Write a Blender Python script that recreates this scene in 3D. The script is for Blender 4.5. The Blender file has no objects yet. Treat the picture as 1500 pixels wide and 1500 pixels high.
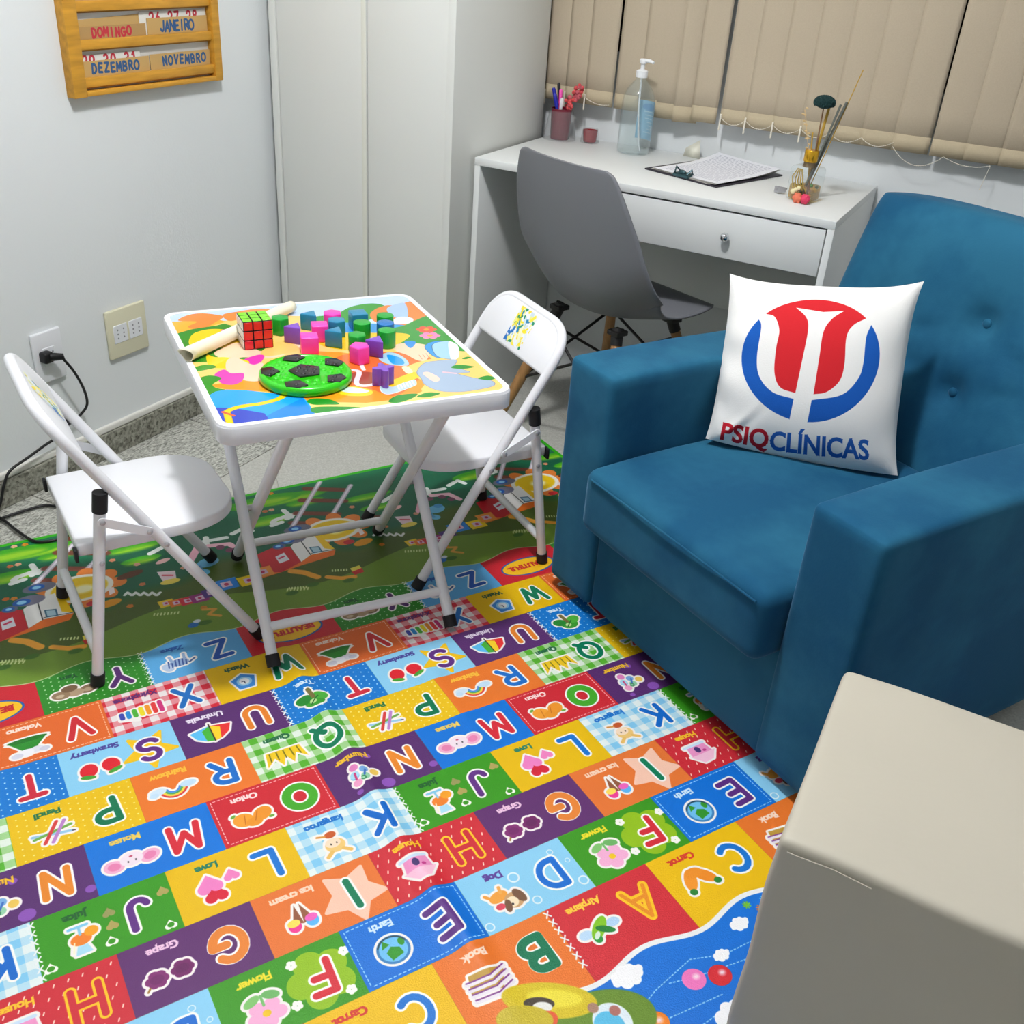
import bpy, bmesh, math, random
import numpy as np
from mathutils import Vector, Matrix

random.seed(7)
rng = np.random.default_rng(11)
scn = bpy.context.scene
COL = scn.collection
PI = math.pi

# ------------------------------------------------------------------ camera, world, light, exposure
CAM_H = 1.32
RC = np.array([[0.88130, 0.46769, 0.06513], [-0.28604, 0.41748, 0.86271], [-0.37596, 0.77905, -0.50133]])  # right, up, forward
F_PX = 1499.2
cd = bpy.data.cameras.new('camera'); cam = bpy.data.objects.new('camera', cd); COL.objects.link(cam)
cd.sensor_width = 36.0; cd.lens = 36.0 * F_PX / 1500.0; cd.clip_start = 0.02
r_, u_, f_ = [Vector(v).normalized() for v in RC]
m3 = Matrix((r_, u_, -f_)).transposed()
cam.matrix_world = Matrix.Translation((0, 0, CAM_H)) @ m3.to_4x4()
scn.camera = cam

W = bpy.data.worlds.new('room_air'); scn.world = W; W.use_nodes = True
W.node_tree.nodes['Background'].inputs[0].default_value = (0.93, 0.96, 1.0, 1)
W.node_tree.nodes['Background'].inputs[1].default_value = 0.10

def area_light(name, loc, size, power, color, target=None, shape='DISK'):
    ld = bpy.data.lights.new(name, 'AREA'); ld.shape = shape; ld.size = size; ld.energy = power; ld.color = color
    o = bpy.data.objects.new(name, ld); COL.objects.link(o); o.location = loc
    return o
ld_ = bpy.data.lights.new('ceiling_lamp_light', 'POINT'); ld_.energy = 47; ld_.shadow_soft_size = 0.08; ld_.color = (0.985, 0.985, 1.0)
lamp_ = bpy.data.objects.new('ceiling_lamp_light', ld_); COL.objects.link(lamp_); lamp_.location = (-0.80, 1.22, 2.46)
area_light('ceiling_lamp_glow', (-0.80, 1.22, 2.60), 0.18, 19, (0.985, 0.985, 1.0))
scn.view_settings.view_transform = 'Standard'
try: scn.view_settings.look = 'None'
except Exception: pass
scn.view_settings.gamma = 1.0
scn.view_settings.use_curve_mapping = False
scn.view_settings.exposure = 0.12
scn.cycles.max_bounces = 8
scn.cycles.transparent_max_bounces = 12
scn.cycles.caustics_reflective = False
scn.cycles.caustics_refractive = False

def onz(px, py, z=0.0):
    d = np.array([(px - 750) / F_PX, -(py - 750) / F_PX, 1.0]) @ RC
    return np.array([0, 0, CAM_H]) + (z - CAM_H) / d[2] * d
def onx(px, py, x):
    d = np.array([(px - 750) / F_PX, -(py - 750) / F_PX, 1.0]) @ RC
    return np.array([0, 0, CAM_H]) + x / d[0] * d
def ony(px, py, y):
    d = np.array([(px - 750) / F_PX, -(py - 750) / F_PX, 1.0]) @ RC
    return np.array([0, 0, CAM_H]) + y / d[1] * d

# ------------------------------------------------------------------ materials
def lin(c):
    return tuple(((v / 255.0) / 12.92 if v / 255.0 <= 0.04045 else ((v / 255.0 + 0.055) / 1.055) ** 2.4) for v in c)
def mat(name, rgb, rough=0.5, metal=0.0, noise=0.0, nscale=20.0, bump=0.0, bscale=80.0, spec=0.5, sheen=0.0,
        trans=0.0, ior=1.45, alpha=1.0, coat=0.0, sss=0.0, stretch=None, dist=0.002):
    m = bpy.data.materials.new(name); m.use_nodes = True
    nt = m.node_tree; b = nt.nodes['Principled BSDF']
    base = (*lin(rgb), 1)
    b.inputs['Base Color'].default_value = base
    b.inputs['Roughness'].default_value = rough
    b.inputs['Metallic'].default_value = metal
    b.inputs['Specular IOR Level'].default_value = spec
    b.inputs['Transmission Weight'].default_value = trans
    b.inputs['IOR'].default_value = ior
    b.inputs['Alpha'].default_value = alpha
    b.inputs['Coat Weight'].default_value = coat
    if sheen:
        b.inputs['Sheen Weight'].default_value = sheen
        b.inputs['Sheen Roughness'].default_value = 0.35
        b.inputs['Sheen Tint'].default_value = (*[min(1, c * 1.5 + .18) for c in base[:3]], 1)
    tc = nt.nodes.new('ShaderNodeTexCoord')
    vec = tc.outputs['Object']
    if stretch:
        mp = nt.nodes.new('ShaderNodeMapping'); mp.inputs['Scale'].default_value = stretch
        nt.links.new(vec, mp.inputs['Vector']); vec = mp.outputs['Vector']
    if noise:
        n = nt.nodes.new('ShaderNodeTexNoise'); n.inputs['Scale'].default_value = nscale; n.inputs['Detail'].default_value = 5
        nt.links.new(vec, n.inputs['Vector'])
        r = nt.nodes.new('ShaderNodeValToRGB')
        r.color_ramp.elements[0].position = 0.3; r.color_ramp.elements[1].position = 0.7
        r.color_ramp.elements[0].color = (*[c * (1 - noise) for c in base[:3]], 1)
        r.color_ramp.elements[1].color = (*[min(1, c * (1 + noise)) for c in base[:3]], 1)
        nt.links.new(n.outputs['Fac'], r.inputs['Fac']); nt.links.new(r.outputs['Color'], b.inputs['Base Color'])
    if bump:
        n2 = nt.nodes.new('ShaderNodeTexNoise'); n2.inputs['Scale'].default_value = bscale; n2.inputs['Detail'].default_value = 4
        nt.links.new(vec, n2.inputs['Vector'])
        bp = nt.nodes.new('ShaderNodeBump'); bp.inputs['Strength'].default_value = bump; bp.inputs['Distance'].default_value = dist
        nt.links.new(n2.outputs['Fac'], bp.inputs['Height']); nt.links.new(bp.outputs['Normal'], b.inputs['Normal'])
    return m

def granite(name, dark, light, scale=110, contrast=0.5, rough=0.35, stretch=None):
    m = mat(name, light, rough)
    nt = m.node_tree; b = nt.nodes['Principled BSDF']
    tc = nt.nodes.new('ShaderNodeTexCoord'); mp = nt.nodes.new('ShaderNodeMapping')
    mp.inputs['Scale'].default_value = stretch or (1, 1, 1)
    nt.links.new(tc.outputs['Object'], mp.inputs['Vector'])
    v = nt.nodes.new('ShaderNodeTexVoronoi'); v.inputs['Scale'].default_value = scale
    n = nt.nodes.new('ShaderNodeTexNoise'); n.inputs['Scale'].default_value = scale * 0.9; n.inputs['Detail'].default_value = 6
    nt.links.new(mp.outputs['Vector'], v.inputs['Vector']); nt.links.new(mp.outputs['Vector'], n.inputs['Vector'])
    mx = nt.nodes.new('ShaderNodeMath'); mx.operation = 'ADD'
    bw = nt.nodes.new('ShaderNodeRGBToBW'); nt.links.new(v.outputs['Color'], bw.inputs['Color'])
    ms = nt.nodes.new('ShaderNodeMath'); ms.operation = 'MULTIPLY'; ms.inputs[1].default_value = contrast
    nt.links.new(bw.outputs[0], ms.inputs[0]); nt.links.new(ms.outputs[0], mx.inputs[0]); nt.links.new(n.outputs['Fac'], mx.inputs[1])
    r = nt.nodes.new('ShaderNodeValToRGB')
    r.color_ramp.elements[0].position = 0.42; r.color_ramp.elements[0].color = (*lin(dark), 1)
    r.color_ramp.elements[1].position = 0.95; r.color_ramp.elements[1].color = (*lin(light), 1)
    nt.links.new(mx.outputs[0], r.inputs['Fac']); nt.links.new(r.outputs['Color'], b.inputs['Base Color'])
    return m

def thin_glass(name, rgb, ior, haze):
    m = bpy.data.materials.new(name); m.use_nodes = True; nt = m.node_tree; nt.nodes.clear()
    o = nt.nodes.new('ShaderNodeOutputMaterial'); t = nt.nodes.new('ShaderNodeBsdfTransparent'); t.inputs[0].default_value = (*lin(rgb), 1)
    g_ = nt.nodes.new('ShaderNodeBsdfGlossy'); g_.inputs['Roughness'].default_value = 0.06
    d = nt.nodes.new('ShaderNodeBsdfDiffuse'); d.inputs[0].default_value = (.8, .84, .86, 1)
    fr = nt.nodes.new('ShaderNodeFresnel'); fr.inputs['IOR'].default_value = ior
    m1 = nt.nodes.new('ShaderNodeMixShader'); m2 = nt.nodes.new('ShaderNodeMixShader'); m1.inputs[0].default_value = haze
    nt.links.new(t.outputs[0], m1.inputs[1]); nt.links.new(d.outputs[0], m1.inputs[2])
    ge = nt.nodes.new('ShaderNodeNewGeometry'); iv = nt.nodes.new('ShaderNodeMath'); iv.operation = 'SUBTRACT'; iv.inputs[0].default_value = 1
    mu = nt.nodes.new('ShaderNodeMath'); mu.operation = 'MULTIPLY'; nt.links.new(ge.outputs['Backfacing'], iv.inputs[1]); nt.links.new(iv.outputs[0], mu.inputs[0]); nt.links.new(fr.outputs[0], mu.inputs[1])
    nt.links.new(mu.outputs[0], m2.inputs[0]); nt.links.new(m1.outputs[0], m2.inputs[1]); nt.links.new(g_.outputs[0], m2.inputs[2])
    nt.links.new(m2.outputs[0], o.inputs['Surface'])
    return m
M = {}
M['wall'] = mat('wall_paint', (224, 228, 229), 0.85, bump=0.15, bscale=160, noise=0.012, nscale=3)
M['ledge'] = mat('plaster_ledge', (222, 221, 214), 0.8, bump=0.2, bscale=60)
M['ceil'] = mat('ceiling_paint', (236, 236, 234), 0.9)
M['granite'] = granite('rough_granite', (96, 96, 88), (204, 205, 196), 260, 0.5, 0.55, (1, .45, 1))
M['granite_dark'] = granite('skirting_granite', (66, 64, 54), (158, 158, 145), 260, 0.5, 0.6, (1, .5, .5))
M['tile'] = granite('smooth_floor_tile', (172, 172, 164), (202, 202, 195), 220, 0.3, 0.35)
M['grout'] = mat('tile_grout', (222, 220, 205), 0.9)
M['slab'] = mat('floor_slab', (190, 188, 178), 0.9)
M['lam'] = mat('white_laminate', (226, 229, 228), 0.42, bump=0.05, bscale=300)
M['lam2'] = mat('wardrobe_laminate', (222, 224, 220), 0.5, bump=0.05, bscale=300, noise=0.01, nscale=2)
M['edge'] = mat('edge_banding', (226, 227, 216), 0.5)
M['enamel'] = mat('white_enamel_steel', (238, 239, 243), 0.28, coat=0.3)
M['rubber'] = mat('black_rubber', (22, 22, 26), 0.6)
M['rivet'] = mat('bright_rivet', (200, 200, 205), 0.3, metal=0.7)
M['velvet'] = None
M['blackplastic'] = mat('black_plastic', (20, 20, 22), 0.4)
M['chrome'] = mat('chrome', (220, 222, 225), 0.12, metal=1.0)
M['graypp'] = mat('grey_polypropylene', (122, 124, 130), 0.42, bump=0.03, bscale=400)
M['beech'] = mat('beech_wood', (168, 124, 78), 0.5, noise=0.18, nscale=18, stretch=(6, 6, 1))
M['blackmetal'] = mat('black_metal', (24, 22, 22), 0.45)
M['blind'] = mat('beige_blind_fabric', (184, 170, 148), 0.9, noise=0.03, nscale=300, bump=0.2, bscale=500)
M['blind_hem'] = mat('beige_hem', (184, 170, 143), 0.9, noise=0.03, nscale=300, bump=0.2, bscale=500)
M['chain'] = mat('white_bead_chain', (226, 220, 205), 0.4)
M['glass'] = thin_glass('clear_glass', (252, 254, 254), 1.45, .035)
M['dark_glass'] = mat('night_window_glass', (28, 26, 24), 0.08)
M['acrylic'] = thin_glass('clear_acrylic', (252, 252, 252), 1.5, .045)
M['winframe'] = mat('window_frame_paint', (70, 52, 44), 0.5)
M['yellow_wood'] = mat('yellow_stained_wood', (206, 150, 50), 0.5, noise=0.18, nscale=10, stretch=(8, 1, 8), bump=0.1, bscale=60)
M['yellow_wood_d'] = mat('yellow_wood_end_grain', (176, 124, 44), 0.6, noise=0.22, nscale=14)
M['kraft'] = mat('kraft_card', (190, 156, 98), 0.75, noise=0.05, nscale=30)
M['whitecard'] = mat('white_card', (226, 224, 218), 0.7)
M['socket_w'] = mat('white_socket_plastic', (226, 228, 232), 0.35)
M['socket_b'] = mat('cream_socket_plastic', (218, 214, 186), 0.4)
M['cream'] = mat('cream_leatherette', (186, 180, 165), 0.55, noise=0.02, nscale=6, bump=0.25, bscale=9, dist=0.01)
M['paper'] = mat('cream_paper', (236, 232, 208), 0.6, noise=0.05, nscale=12, bump=0.2, bscale=30)
M['redcup'] = mat('dark_red_plastic', (112, 20, 42), 0.25, coat=0.3)
M['white_pl'] = mat('white_plastic', (232, 234, 236), 0.35)

def velvet(name, rgb):
    m = mat(name, rgb, 0.8, sheen=0.6, spec=0.12)
    nt = m.node_tree; b = nt.nodes['Principled BSDF']
    tc = nt.nodes.new('ShaderNodeTexCoord')
    n = nt.nodes.new('ShaderNodeTexNoise'); n.inputs['Scale'].default_value = 3.4; n.inputs['Detail'].default_value = 2; n.inputs['Distortion'].default_value = 0.6
    n3 = nt.nodes.new('ShaderNodeTexNoise'); n3.inputs['Scale'].default_value = 38; n3.inputs['Detail'].default_value = 4
    nt.links.new(tc.outputs['Object'], n.inputs['Vector']); nt.links.new(tc.outputs['Object'], n3.inputs['Vector'])
    a = nt.nodes.new('ShaderNodeMath'); a.operation = 'MULTIPLY_ADD'; a.inputs[1].default_value = 0.16
    nt.links.new(n3.outputs['Fac'], a.inputs[0]); nt.links.new(n.outputs['Fac'], a.inputs[2])
    r = nt.nodes.new('ShaderNodeValToRGB'); c = lin(rgb)
    r.color_ramp.elements[0].position = 0.45; r.color_ramp.elements[0].color = (c[0] * .72, c[1] * .76, c[2] * .84, 1)
    r.color_ramp.elements[1].position = 0.68; r.color_ramp.elements[1].color = (c[0] * 1.35 + .003, c[1] * 1.22, c[2] * 1.12, 1)
    nt.links.new(a.outputs[0], r.inputs['Fac']); nt.links.new(r.outputs['Color'], b.inputs['Base Color'])
    n2 = nt.nodes.new('ShaderNodeTexNoise'); n2.inputs['Scale'].default_value = 260
    nt.links.new(tc.outputs['Object'], n2.inputs['Vector'])
    bp = nt.nodes.new('ShaderNodeBump'); bp.inputs['Strength'].default_value = 0.25; bp.inputs['Distance'].default_value = 0.001
    nt.links.new(n2.outputs['Fac'], bp.inputs['Height']); nt.links.new(bp.outputs['Normal'], b.inputs['Normal'])
    return m
M['velvet'] = velvet('teal_blue_velvet', (32, 93, 125))

# ------------------------------------------------------------------ object helpers
def tag(o, label=None, cat=None, group=None, kind=None):
    if label: o['label'] = label
    if cat: o['category'] = cat
    if group: o['group'] = group
    if kind: o['kind'] = kind
    return o
def thing(name, label, cat, loc=(0, 0, 0), rz=0.0, group=None):
    o = bpy.data.objects.new(name, None); COL.objects.link(o); o.empty_display_size = 0.05
    o.location = loc; o.rotation_euler = (0, 0, rz)
    return tag(o, label, cat, group)
def frame_pts(pts):
    """parallel-transport frames along a path"""
    P = [Vector(p) for p in pts]; T = []
    for i in range(len(P)):
        a = P[max(i - 1, 0)]; b = P[min(i + 1, len(P) - 1)]; T.append((b - a).normalized())
    n = T[0].orthogonal().normalized(); F = []
    for i in range(len(P)):
        n = (n - T[i] * n.dot(T[i])).normalized(); F.append((P[i], n.copy(), T[i].cross(n).normalized()))
    return F
def fillet(pts, r, n=6):
    P = [Vector(p) for p in pts]; out = [P[0]]
    for i in range(1, len(P) - 1):
        a, b, c = P[i - 1], P[i], P[i + 1]
        d1 = (a - b); d2 = (c - b); k = min(r, d1.length * .49, d2.length * .49)
        p0 = b + d1.normalized() * k; p2 = b + d2.normalized() * k
        for j in range(n + 1):
            t = j / n; out.append((1 - t) ** 2 * p0 + 2 * t * (1 - t) * b + t * t * p2)
    out.append(P[-1]); return out
def catmull(pts, n=8):
    P = [Vector(p) for p in pts]; P = [2 * P[0] - P[1]] + P + [2 * P[-1] - P[-2]]; out = []
    for i in range(1, len(P) - 2):
        for j in range(n):
            t = j / n
            out.append(0.5 * ((2 * P[i]) + (P[i + 1] - P[i - 1]) * t + (2 * P[i - 1] - 5 * P[i] + 4 * P[i + 1] - P[i + 2]) * t * t + (3 * P[i] - P[i - 1] - 3 * P[i + 1] + P[i + 2]) * t ** 3))
    out.append(P[-2]); return out

class MB:
    def __init__(s): s.v = []; s.f = []; s.mi = []; s.uv = {}
    def add(s, vs, fs, mi=0):
        o = len(s.v); s.v += [tuple(v) for v in vs]; s.f += [tuple(i + o for i in f) for f in fs]; s.mi += [mi] * len(fs)
        return s
    def box(s, x0, x1, y0, y1, z0, z1, bev=0.0, seg=2, mi=0, mtx=None):
        bm = bmesh.new(); bmesh.ops.create_cube(bm, size=1)
        for v in bm.verts: v.co = Vector(((x0 + x1) / 2 + v.co.x * (x1 - x0), (y0 + y1) / 2 + v.co.y * (y1 - y0), (z0 + z1) / 2 + v.co.z * (z1 - z0)))
        if bev: bmesh.ops.bevel(bm, geom=list(bm.edges), offset=min(bev, abs(x1 - x0) * .49, abs(y1 - y0) * .49, abs(z1 - z0) * .49), segments=seg, profile=0.5, affect='EDGES')
        if mtx: bmesh.ops.transform(bm, matrix=mtx, verts=list(bm.verts))
        s.add([v.co[:] for v in bm.verts], [[v.index for v in f.verts] for f in bm.faces], mi) if not bm.verts.index_update() else 0
        bm.free(); return s
    def tube(s, pts, r, seg=12, mi=0, caps=True):
        F = frame_pts(pts); vs = []; fs = []; n = len(F)
        for i, (p, a, b) in enumerate(F):
            rr = r[i] if isinstance(r, (list, tuple)) else r
            for k in range(seg):
                t = 2 * PI * k / seg; vs.append(p + a * (rr * math.cos(t)) + b * (rr * math.sin(t)))
        for i in range(n - 1):
            for k in range(seg):
                k2 = (k + 1) % seg; fs.append((i * seg + k, i * seg + k2, (i + 1) * seg + k2, (i + 1) * seg + k))
        if caps: fs.append(tuple(range(seg))[::-1]); fs.append(tuple((n - 1) * seg + k for k in range(seg)))
        return s.add(vs, fs, mi)
    def lathe(s, prof, seg=32, c=(0, 0, 0), mi=0, cap0=True, cap1=True, mtx=None):
        vs = []; fs = []
        for r, z in prof:
            for k in range(seg):
                t = 2 * PI * k / seg; v = Vector((r * math.cos(t), r * math.sin(t), z))
                if mtx: v = mtx @ v
                vs.append(v + Vector(c))
        n = len(prof)
        for i in range(n - 1):
            for k in range(seg):
                k2 = (k + 1) % seg; fs.append((i * seg + k, i * seg + k2, (i + 1) * seg + k2, (i + 1) * seg + k))
        if cap0: fs.append(tuple(range(seg))[::-1])
        if cap1: fs.append(tuple((n - 1) * seg + k for k in range(seg)))
        return s.add(vs, fs, mi)
    def prism(s, poly, z0, z1, mi=0, mtx=None, bev=0.0, seg=2, mi_top=None):
        bm = bmesh.new(); vs = [bm.verts.new((p[0], p[1], z0)) for p in poly]; f = bm.faces.new(vs)
        r = bmesh.ops.extrude_face_region(bm, geom=[f]); top = [g for g in r['geom'] if isinstance(g, bmesh.types.BMVert)]
        for v in top: v.co.z = z1
        bmesh.ops.recalc_face_normals(bm, faces=list(bm.faces))
        if bev: bmesh.ops.bevel(bm, geom=list(bm.edges), offset=bev, segments=seg, profile=0.5, affect='EDGES')
        bm.normal_update()
        if mtx: bmesh.ops.transform(bm, matrix=mtx, verts=list(bm.verts))
        bm.verts.index_update()
        o = len(s.v)
        s.v += [v.co[:] for v in bm.verts]
        for f in bm.faces:
            s.f.append(tuple(v.index + o for v in f.verts)); s.mi.append(mi if (mi_top is None or f.normal.z < .9) else mi_top)
        bm.free(); return s
    def grid(s, fn, nu, nv, mi=0, flip=False, closed_u=False):
        vs = [fn(i / nu, j / nv) for j in range(nv + 1) for i in range(nu + 1)]
        fs = []
        for j in range(nv):
            for i in range(nu):
                a = j * (nu + 1) + i; q = (a, a + 1, a + nu + 2, a + nu + 1)
                fs.append(q[::-1] if flip else q)
        return s.add(vs, fs, mi)
    def ball(s, c, r, mi=0, seg=12, rings=8, sc=(1, 1, 1)):
        prof = [(max(1e-5, r * math.sin(PI * i / rings)), -r * math.cos(PI * i / rings)) for i in range(rings + 1)]
        return s.lathe(prof, seg, c, mi, cap0=False, cap1=False, mtx=Matrix.Diagonal((sc[0], sc[1], sc[2])).to_3x3())
    def build(s, name, mats, parent=None, smooth=True, angle=40, weld=False):
        me = bpy.data.meshes.new(name); me.from_pydata(s.v, [], s.f)
        if not isinstance(mats, (list, tuple)): mats = [mats]
        for m in mats: me.materials.append(m)
        me.polygons.foreach_set('material_index', s.mi)
        if weld:
            bm = bmesh.new(); bm.from_mesh(me); bmesh.ops.remove_doubles(bm, verts=list(bm.verts), dist=1e-5)
            bmesh.ops.recalc_face_normals(bm, faces=list(bm.faces)); bm.to_mesh(me); bm.free()
        if smooth:
            me.polygons.foreach_set('use_smooth', [True] * len(me.polygons))
            try: me.set_sharp_from_angle(angle=math.radians(angle))
            except Exception: pass
        me.validate(); me.update()
        o = bpy.data.objects.new(name, me); COL.objects.link(o); o.parent = parent
        return o
def bx(name, m, x0, x1, y0, y1, z0, z1, bev=0.0, parent=None, seg=2):
    return MB().box(x0, x1, y0, y1, z0, z1, bev, seg).build(name, m, parent)
def dup(root, loc=None, rz=None):
    r = root.copy(); COL.objects.link(r)
    if loc is not None: r.location = loc
    if rz is not None: r.rotation_euler = (0, 0, rz)
    for ch in list(root.children):
        c = ch.copy(); COL.objects.link(c); c.parent = r
        for g in list(ch.children):
            d = g.copy(); COL.objects.link(d); d.parent = c
    return r

# ------------------------------------------------------------------ print canvas (draws flat prints in memory)
_tt = {}
def text_tris(txt):
    if txt in _tt: return _tt[txt]
    cu = bpy.data.curves.new('t', 'FONT'); cu.body = txt; cu.size = 1.0; cu.offset = 0.012; cu.resolution_u = 4
    o = bpy.data.objects.new('t', cu); COL.objects.link(o)
    dg = bpy.context.evaluated_depsgraph_get(); ev = o.evaluated_get(dg); me = ev.to_mesh(); me.calc_loop_triangles()
    V = np.array([v.co[:2] for v in me.vertices]); T = np.array([t.vertices[:] for t in me.loop_triangles])
    ev.to_mesh_clear(); bpy.data.objects.remove(o); bpy.data.curves.remove(cu)
    V[:, 0] -= (V[:, 0].min() + V[:, 0].max()) / 2
    _tt[txt] = (V, T); return V, T

def arc(cx, cy, rx, ry, a0, a1, n=14):
    return [(cx + rx * math.cos(math.radians(a0 + (a1 - a0) * i / n)), cy + ry * math.sin(math.radians(a0 + (a1 - a0) * i / n))) for i in range(n + 1)]
GL = {
 'A': [[(0, 0), (.36, 1), (.72, 0)], [(.15, .34), (.57, .34)]],
 'B': [[(0, 0), (0, 1)] + arc(.28, .76, .3, .24, 90, -90) + arc(.3, .26, .36, .26, 90, -90) + [(0, 0)], [(0, .52), (.3, .52)]],
 'C': [arc(.42, .5, .42, .5, 48, 312)],
 'D': [[(0, 0), (0, 1)] + arc(.22, .5, .46, .5, 90, -90) + [(0, 0)]],
 'E': [[(.58, 1), (0, 1), (0, 0), (.6, 0)], [(0, .52), (.5, .52)]],
 'F': [[(.58, 1), (0, 1), (0, 0)], [(0, .5), (.48, .5)]],
 'G': [arc(.42, .5, .42, .5, 48, 345) + [(.84, .48), (.48, .48)]],
 'H': [[(0, 0), (0, 1)], [(.62, 0), (.62, 1)], [(0, .5), (.62, .5)]],
 'I': [[(.1, 0), (.1, 1)]],
 'J': [[(.5, 1), (.5, .28)] + arc(.25, .27, .25, .27, 0, -165)],
 'K': [[(0, 0), (0, 1)], [(.58, 1), (0, .42)], [(.2, .6), (.62, 0)]],
 'L': [[(0, 1), (0, 0), (.56, 0)]],
 'M': [[(0, 0), (.08, 1), (.42, .3), (.76, 1), (.84, 0)]],
 'N': [[(0, 0), (0, 1), (.66, 0), (.66, 1)]],
 'O': [arc(.43, .5, .43, .5, 0, 360, 24)],
 'P': [[(0, 0), (0, 1)] + arc(.28, .74, .34, .26, 90, -90) + [(0, .48)]],
 'Q': [arc(.43, .5, .43, .5, 0, 360, 24), [(.5, .28), (.86, -.04)]],
 'R': [[(0, 0), (0, 1)] + arc(.28, .74, .34, .26, 90, -90) + [(0, .48)], [(.28, .48), (.66, 0)]],
 'S': [arc(.32, .74, .3, .26, 35, 265) + arc(.32, .25, .32, .25, 85, -150)],
 'T': [[(0, 1), (.7, 1)], [(.35, 1), (.35, 0)]],
 'U': [[(0, 1), (0, .34)] + arc(.34, .34, .34, .34, 180, 360) + [(.68, 1)]],
 'V': [[(0, 1), (.36, 0), (.72, 1)]],
 'W': [[(0, 1), (.22, 0), (.47, .8), (.72, 0), (.94, 1)]],
 'X': [[(0, 0), (.66, 1)], [(0, 1), (.66, 0)]],
 'Y': [[(0, 1), (.34, .5), (.68, 1)], [(.34, .5), (.34, 0)]],
 'Z': [[(0, 1), (.66, 1), (0, 0), (.68, 0)]],
 '0': [arc(.3, .5, .3, .5, 0, 360, 20)], '1': [[(.1, .75), (.35, 1), (.35, 0)]], '2': [arc(.3, .72, .28, .28, 160, -30) + [(0, 0), (.6, 0)]],
 '3': [arc(.28, .75, .26, .25, 140, -90) + arc(.28, .26, .3, .26, 90, -140)], '6': [arc(.32, .3, .3, .3, 0, 360, 16), [(.02, .3), (.45, 1)]],
 '7': [[(0, 1), (.6, 1), (.2, 0)]], '9': [arc(.3, .7, .3, .3, 0, 360, 16), [(.6, .7), (.3, 0)]], '8': [arc(.3, .76, .24, .24, 0, 360, 16), arc(.3, .26, .3, .26, 0, 360, 16)], ' ': [],
}
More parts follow.
